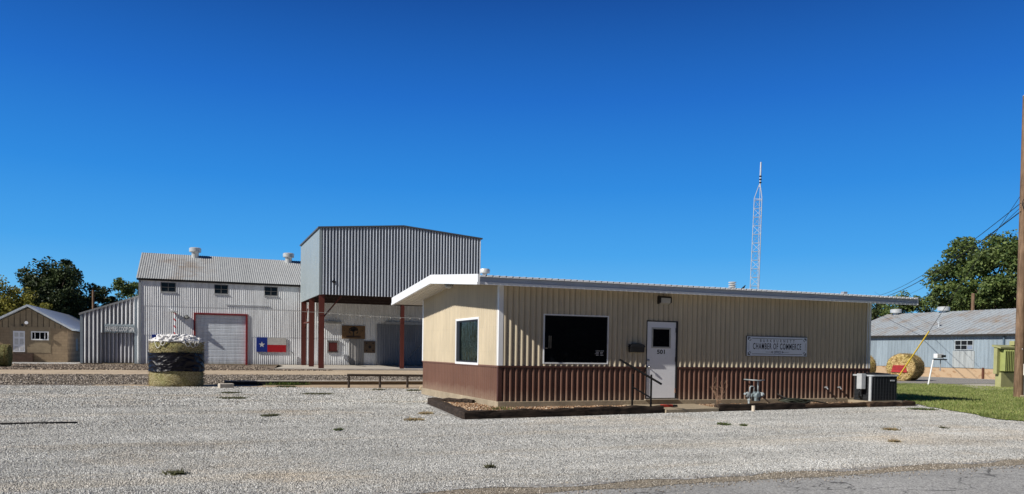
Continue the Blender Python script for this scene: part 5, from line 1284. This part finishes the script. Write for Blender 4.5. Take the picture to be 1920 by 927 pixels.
m = Mat('rusty_foundation'); p = m.pos(); nn_ = m.noise(m.mapping(p, (1, 1, 2)), 1.1, 6, .7)
m.color(m.mix(m.ramp(nn_, [(.52, 0.0), (.68, 1.0)]), (.50, .36, .23), (.26, .12, .05))).rough(.9, 0, .1)
MB().box(GX - .06, gx_r, gy0 - .05, gy1 + .05, 0, .70).build('foundation', m.m, bb)
M_rustroof = galv('rusty_roof', (.42, .46, .49), (30, 30), .42, .6, .1, .0, 'y', .18, (.30, .19, .10))
mb = MB(); pitch = .46; y = gy0 - .2
def rx(x): return 3.15 + .05 + 1.9 * (1 - abs(x - 55.5) / 5.5)
mb.quad((GX - .35, gy0 - .2, rx(GX - .35)), (GX - .35, gy1 + .2, rx(GX - .35)), (55.5, gy1 + .2, rx(55.5)), (55.5, gy0 - .2, rx(55.5)))
mb.quad((61.35, gy0 - .2, rx(61.35)), (61.35, gy1 + .2, rx(61.35)), (55.5, gy1 + .2, rx(55.5)), (55.5, gy0 - .2, rx(55.5)))
while y < gy1 + .2:
    za, zb_ = rx(GX - .35), rx(55.5)
    mb.add([(GX - .36, y, za), (GX - .36, y + .05, za), (55.5, y + .05, zb_), (55.5, y, zb_), (GX - .36, y + .01, za + .035), (GX - .36, y + .04, za + .035), (55.5, y + .04, zb_ + .035), (55.5, y + .01, zb_ + .035)], [(4, 5, 6, 7), (0, 4, 7, 3), (1, 2, 6, 5), (0, 1, 5, 4)]); y += pitch
rf = mb.build('roof', M_rustroof, bb)
MB().box(GX - .33, GX + .02, gy0 - .15, gy1 + .15, rx(GX - .33) - .13, rx(GX - .33) - .015).build('eave_shade_strip', M_dark, rf)  # dark strip put in for the shaded gap under the eave
for vy in (50.3, 45.7): MB().lathe([(.22, -.2), (.22, .1), (.46, .12), (.46, .38), (.38, .44), (.1, .46)], (55.3, vy, 5.05), 20).build('roof_vent', M_ventg, rf, smooth='yes')
MB().lathe([(.06, -.1), (.06, .25), (.11, .27), (.11, .36)], (51.6, 43.0, 3.75), 8).build('roof_pipe', M_ventg, rf)
wv_ = MB(); 
def frameY(mb, ya, yb, za, zb, xf, xb, t):
    mb.box(xf, xb, ya, yb, zb - t, zb); mb.box(xf, xb, ya, yb, za, za + t); mb.box(xf + .001, xb, ya, ya + t, za + t, zb - t); mb.box(xf + .001, xb, yb - t, yb, za + t, zb - t)
frameY(wv_, 38.85, 40.30, 1.98, 2.68, GX - .06, GX + .04, .05)
for k in (1, 2): y = 38.85 + 1.45 * k / 3; wv_.box(GX - .045, GX + .03, y - .02, y + .02, 2.03, 2.63)
wv_.box(GX - .043, GX + .03, 38.9, 40.25, 2.30, 2.34)
wv_ = wv_.build('window', plain('pale_window_frame', (.42, .46, .48), .6), bb)
MB().box(GX + .0, GX + .01, 38.9, 40.25, 2.03, 2.63).build('pane', M_pane, wv_)
MB().box(GX - .03, GX - .002, 38.93, 39.33, 2.04, 2.29).build('pane_board', plain('blue_board', (.22, .27, .36), .7), wv_)
MB().box(GX - .038, GX - .021, 38.75, 40.45, .74, 1.93).build('wall_patch', galv('patch_sheet', (.44, .47, .47), (30, 30), .2, .6, .1, 0, 'y', .35), bb)
MB().tube([(GX - .1, 36.6, 3.0), (GX - .1, 36.6, .9)], .06, 8).build('downpipe', plain('blue_pipe', (.10, .15, .20), .5), bb)
MB().tube([(GX - .14, 38.0, .0), (GX - .14, 38.0, .78)], .07, 8).build('rusty_post', plain('rust', (.13, .05, .03), .8)); tag(bpy.data.objects['rusty_post'], 'short rusty post standing against the orange barn footing', 'post')

# ------------------------------------------------------------ yellow-green sheet hut, pole, guy, wires
t = thing('transformer_cabinet', (36.4, 26.2, 0), 'yellow-green metal transformer cabinet with ribbed cooling fins behind the utility pole', 'transformer')
M_lime = plain('lime_paint', (.37, .37, .17), .55, 0, .12, 3); M_limed = plain('lime_fins', (.33, .37, .13), .5, 0, .12, 3)
MB().box(35.20, 38.2, 25.90, 26.20, .05, .76).build('plinth', M_lime, t, bevel=.02)
MB().box(35.03, 38.3, 26.0, 26.18, .70, 1.99).build('tank', M_lime, t, bevel=.015)
mb = MB().box(35.24, 38.16, 25.97, 25.999, .84, 1.84); x = 35.25
while x < 38.1: mb.box(x, x + .03, 25.74, 25.985, .84, 1.84); x += .115
mb.build('cooling_fin', M_limed, t)
MB().prism([(25.80, 1.90), (26.25, 1.99), (26.25, 2.08), (25.80, 1.97)], 'x', 34.99, 38.35).build('lid', M_lime, t)
MB().box(36.1, 37.7, 25.95, 26.2, 2.06, 2.27).build('top_box', M_lime, t, bevel=.02)
sheet('concrete_pad', [(31.8, 24.3), (39.8, 24.2), (39.8, 29.5), (34.6, 29.5), (34.4, 26.9)], .05, M_slab)

t = thing('utility_pole', (27.28, 19.4, 0), 'tall brown wooden utility pole at the right edge of the lawn', 'utility pole')
M_pole = wood('pole_wood', (.14, .085, .052), (.32, .21, .135), 1.2, .8)
MB().tube([(27.28, 19.4, -.1), (27.27, 19.4, 3), (27.24, 19.4, 6.5), (27.20, 19.4, 10.72)], [.152, .14, .125, .108], 22).build('shaft', M_pole, t, smooth='yes')
MB().lathe([(.10, 0), (.115, .01), (.10, .05)], (27.20, 19.4, 10.71), 18).build('cap', M_galvdull, t, smooth='yes')
MB().tube([(27.40, 19.28, .05), (27.40, 19.28, .75), (27.37, 19.27, .95)], .022, 8).build('white_conduit', M_white, t, smooth='all')
MB().box(27.31, 27.43, 19.22, 19.26, .85, 1.25).build('tag_strip', M_white, t)
MB().lathe([(.035, 0), (.035, -.01)], (27.25, 19.27, 1.78), 12, 'y').build('disc_tag', M_white, t)
mb = MB()
for i in range(3): mb.tube([(27.16 + .16 * math.cos(q), 19.22 + .03 * i, 6.75 + i * .08 + .17 * math.sin(q)) for q in [2 * math.pi * j / 16 for j in range(17)]], .013, 5, False)
mb.build('cable_loop', M_darkrub, t)
MB().obox((27.9, 19.0), (.96, -.28), (.28, .96), .75, .12, 0, .14).build('pole_footing_block', M_found, bevel=.02); tag(bpy.data.objects['pole_footing_block'], 'pale concrete block at the foot of the utility pole', 'concrete block')
def wire(a, b, sag, r_, lab):
    pts = []
    for i in range(25):
        u = i / 24; pts.append(tuple(a[k] + (b[k] - a[k]) * u - (sag * 4 * u * (1 - u) if k == 2 else 0) for k in range(3)))
    tag(MB().tube(pts, r_, 5).build('overhead_wire', M_darkrub, smooth='all'), lab, 'wire', 'overhead wires from the pole')
wire((27.1, 19.4, 6.95), (70.0, 70, 8.35), 1.3, .013, 'upper black service wire running from the pole loop to beyond the office')
wire((27.1, 19.4, 6.65), (69.0, 70, 8.15), 1.45, .019, 'thicker black twisted wire just below the upper one')
wire((27.1, 19.4, 6.8), (73.5, 70, 9.0), 1.7, .009, 'thin wire from the pole dipping across the dark tree')
A_ = (26.72, 24.54, 0.03); P_ = (27.15, 19.4, 7.3)
gp = [tuple(A_[k] + (P_[k] - A_[k]) * u for k in range(3)) for u in (0, .02, .335, 1)]
t = thing('guy_wire', A_, 'steel guy wire with yellow plastic guard slanting up from the lawn', 'guy wire')
MB().tube([gp[0], gp[3]], .009, 5).build('cable', M_darkrub, t)
MB().tube([gp[1], gp[2]], .028, 8).build('yellow_guard', plain('yellow_plastic', (.72, .50, .06), .4, 0, .08), t, smooth='yes')
# white valve post
t = thing('valve_post', (34.1, 28.9, 0), 'leaning white post with a small meter head on the lawn edge', 'post')
MB().tube([(34.05, 28.9, 0), (34.3, 28.85, 1.32)], .036, 8).build('post', M_white, t, smooth='yes')
MB().box(34.3, 35.2, 28.8, 28.9, 1.30, 1.36).build('arm', M_black, t)
MB().box(34.42, 34.86, 28.72, 28.95, 1.40, 1.62).build('meter_head', M_white, t, bevel=.02); MB().box(34.7, 35.0, 28.70, 28.9, 1.45, 1.56).build('valve', M_black, t)
MB().tube([(34.8, 28.85, 1.32), (34.8, 28.85, .75)], .025, 6).build('drop_pipe', M_galvdull, t)

for (x, y, h, r_, lab) in ((66, 51.5, 7.35, .17, 'plain wooden pole rising behind the blue-grey barn roof'), (69, 69.8, 6.75, .13, 'short wooden pole seen beside the office roof tip'), (-9.8, 90, 7.0, .13, 'thin dark wooden pole among the trees at left')):
    tag(MB().tube([(x, y, 0), (x, y, h)], [r_, r_ * .85], 10).build('wooden_pole', M_pole, smooth='yes'), lab, 'pole', 'wooden poles in the background')

# ------------------------------------------------------------ trees
def tree(name, x, y, h, rad, crown0, mats, lab, n=9000, leaf=.26, clumps=70, seed=1, cr=1.0, group=None, thin=0, clr=None, flat=1.0):
    rr = np.random.default_rng(seed); t = thing(name, (x, y, 0), lab, 'tree', group)
    ch = (h - crown0) / 2; cz = crown0 + ch
    cs = []
    for i in range(clumps):
        while True:
            v = rr.uniform(-1, 1, 3); q = np.linalg.norm(v)
            if .45 < q < 1 or (q <= .45 and rr.random() < .2): break
        v = v * (1 + rr.uniform(-.16, .14))
        if v[2] < 0: v[:2] *= (1 + v[2] * .12)
        cs.append(np.array([x + v[0] * rad, y + v[1] * rad * flat, cz + v[2] * ch]))
    cs = np.array(cs)
    # trunk and limbs
    mb = MB(); th = crown0 * .9 + .3; r0 = max(.12, rad * .075)
    top = Vector((x + rr.uniform(-.2, .2), y, th)); mb.tube([(x, y, 0), (x + .03, y, th * .5), tuple(top)], [r0 * 1.25, r0, r0 * .85], 10)
    for i in range(min(26, clumps)):
        e = Vector(cs[i * (clumps // min(26, clumps))]); m1 = top.lerp(e, .5) + Vector((rr.uniform(-.3, .3), rr.uniform(-.3, .3), rr.uniform(.0, .5)))
        mb.tube([tuple(top), tuple(m1), tuple(e)], [r0 * .5, r0 * .3, r0 * .08], 6)
    mb.build('trunk', mats[1], t, smooth='yes')
    per = n // clumps; V = []; base = np.array([(-.5, 0, 0), (0, -.28, .04), (.5, 0, 0), (0, .28, -.04)])
    crad = (clr or rad * .30) * cr
    for c in cs:
        k = int(per * rr.uniform(.5, 1.5)); d = rr.normal(0, 1, (k, 3)); d /= np.linalg.norm(d, axis=1)[:, None]; d *= (rr.random((k, 1)) ** .45) * crad * rr.uniform(.6, 1.25); d[:, 2] *= .75
        V.append(c + d)
    P = np.concatenate(V); m = len(P)
    Rm = rand_rot(m, 1.1); s = leaf * rr.uniform(.55, 1.3, m)
    W = np.einsum('nij,kj->nki', Rm, base) * s[:, None, None] + P[:, None, :]
    # leaf tint varies only by chance
    tint = np.clip(rr.normal(.45, .28, m), 0, 1)
    bulk('crown', W, np.array([(0, 1, 2, 3)]), mats[0], tint, parent=t, origin=(x, y, 0))
    return t
M_bark = wood('bark', (.05, .04, .03), (.13, .10, .075))
L_dark = leafmat('dark_leaves', (.015, .030, .010), (.085, .115, .04), .15)
L_green = leafmat('green_leaves', (.035, .07, .018), (.21, .27, .08), .2)
L_yel = leafmat('yellow_green_leaves', (.10, .115, .02), (.42, .38, .08), .25)
L_mid = leafmat('olive_leaves', (.025, .04, .012), (.095, .12, .035), .2)
g1 = 'trees beyond the left buildings'
tree('broadleaf_tree', -14.1, 96, 10.5, 3.15, 2.6, (L_dark, M_bark), 'tall dark green tree behind the tan workshop roof', 26000, .32, 120, 3, group=g1)
tree('broadleaf_tree', -11.6, 99, 6.6, 2.4, 1.6, (L_dark, M_bark), 'lower dark tree on the right shoulder of the tallest left tree', 9000, .30, 55, 31, group=g1)
tree('broadleaf_tree', -19.4, 92, 7.6, 3.7, 1.2, (L_yel, M_bark), 'yellow-green tree at the left picture edge above the workshop', 16000, .28, 90, 4, group=g1)
tree('broadleaf_tree', -15.6, 91, 6.2, 2.3, 1.5, (L_yel, M_bark), 'small yellow-green tree in front of the dark tree', 8000, .26, 50, 5, group=g1)
tree('broadleaf_tree', -25.2, 94, 6.6, 3.4, 1.2, (L_yel, M_bark), 'yellow-green tree mostly outside the left picture edge', 5000, .3, 50, 6, group=g1)
tree('broadleaf_tree', -10.3, 101, 8.4, 1.9, 1.8, (L_dark, M_bark), 'thin sparse dark tree between the two taller left trees', 6500, .26, 45, 7, group=g1)
tree('broadleaf_tree', -7.2, 100, 9.3, 2.7, 2.2, (L_green, M_bark), 'rounded green tree just left of the silver barn', 14000, .28, 60, 8, group=g1)
tree('broadleaf_tree', -12.2, 104, 5.2, 3.2, .5, (L_mid, M_bark), 'low olive tree filling the gap above the shed', 10000, .3, 60, 9, group=g1)
g2 = 'trees behind the blue-grey barn'
tree('broadleaf_tree', 72.0, 54.6, 13.2, 5.0, 4.6, (L_green, M_bark), 'large spreading green tree behind the utility pole', 30000, .34, 140, 10, group=g2, clr=1.15)
tree('broadleaf_tree', 74.5, 59.0, 8.6, 2.6, 2.0, (L_green, M_bark), 'smaller green tree left of the large spreading tree', 7000, .3, 55, 12, group=g2)
tree('broadleaf_tree', 76.0, 63.5, 9.2, 2.7, 2.0, (L_mid, M_bark), 'rounded olive tree in the middle of the right tree line', 7000, .3, 55, 13, group=g2)
tree('broadleaf_tree', 76.0, 68.0, 8.9, 2.6, 2.0, (L_green, M_bark), 'green tree right of the office roof tip', 7000, .3, 55, 14, group=g2)
tree('broadleaf_tree', 78.0, 73.2, 8.4, 2.9, 1.8, (L_mid, M_bark), 'olive tree directly behind the office roof tip', 7000, .3, 55, 15, group=g2)
tree('broadleaf_tree', 79.0, 57.5, 8.0, 3.4, 1.0, (L_dark, M_bark), 'dark tree in the shade of the large spreading tree', 6000, .34, 50, 16, group=g2)
# unseen trees added behind the camera: block low sky, darken the window's reflection
g3 = 'unseen trees added across the street'
for i, (x, y, h) in enumerate(((-34, -30, 9), (-24, -33, 10), (-14, -29, 9), (-4, -32, 10.5), (6, -30, 9.5), (16, -32, 10), (26, -29, 9), (36, -31, 10.5), (46, -30, 9.5), (57, -32, 10), (69, -28, 9), (82, -30, 10))):
    words = ['first', 'second', 'third', 'fourth', 'fifth', 'sixth', 'seventh', 'eighth', 'ninth', 'tenth', 'eleventh', 'twelfth'][i]
    tree('unseen_tree', x, y, h, 6.0, .6, (L_dark, M_bark), 'unseen dark tree added across the street, %s of the row from the left' % words, 9000, 1.3, 60, 20 + i, group=g3, clr=2.6)
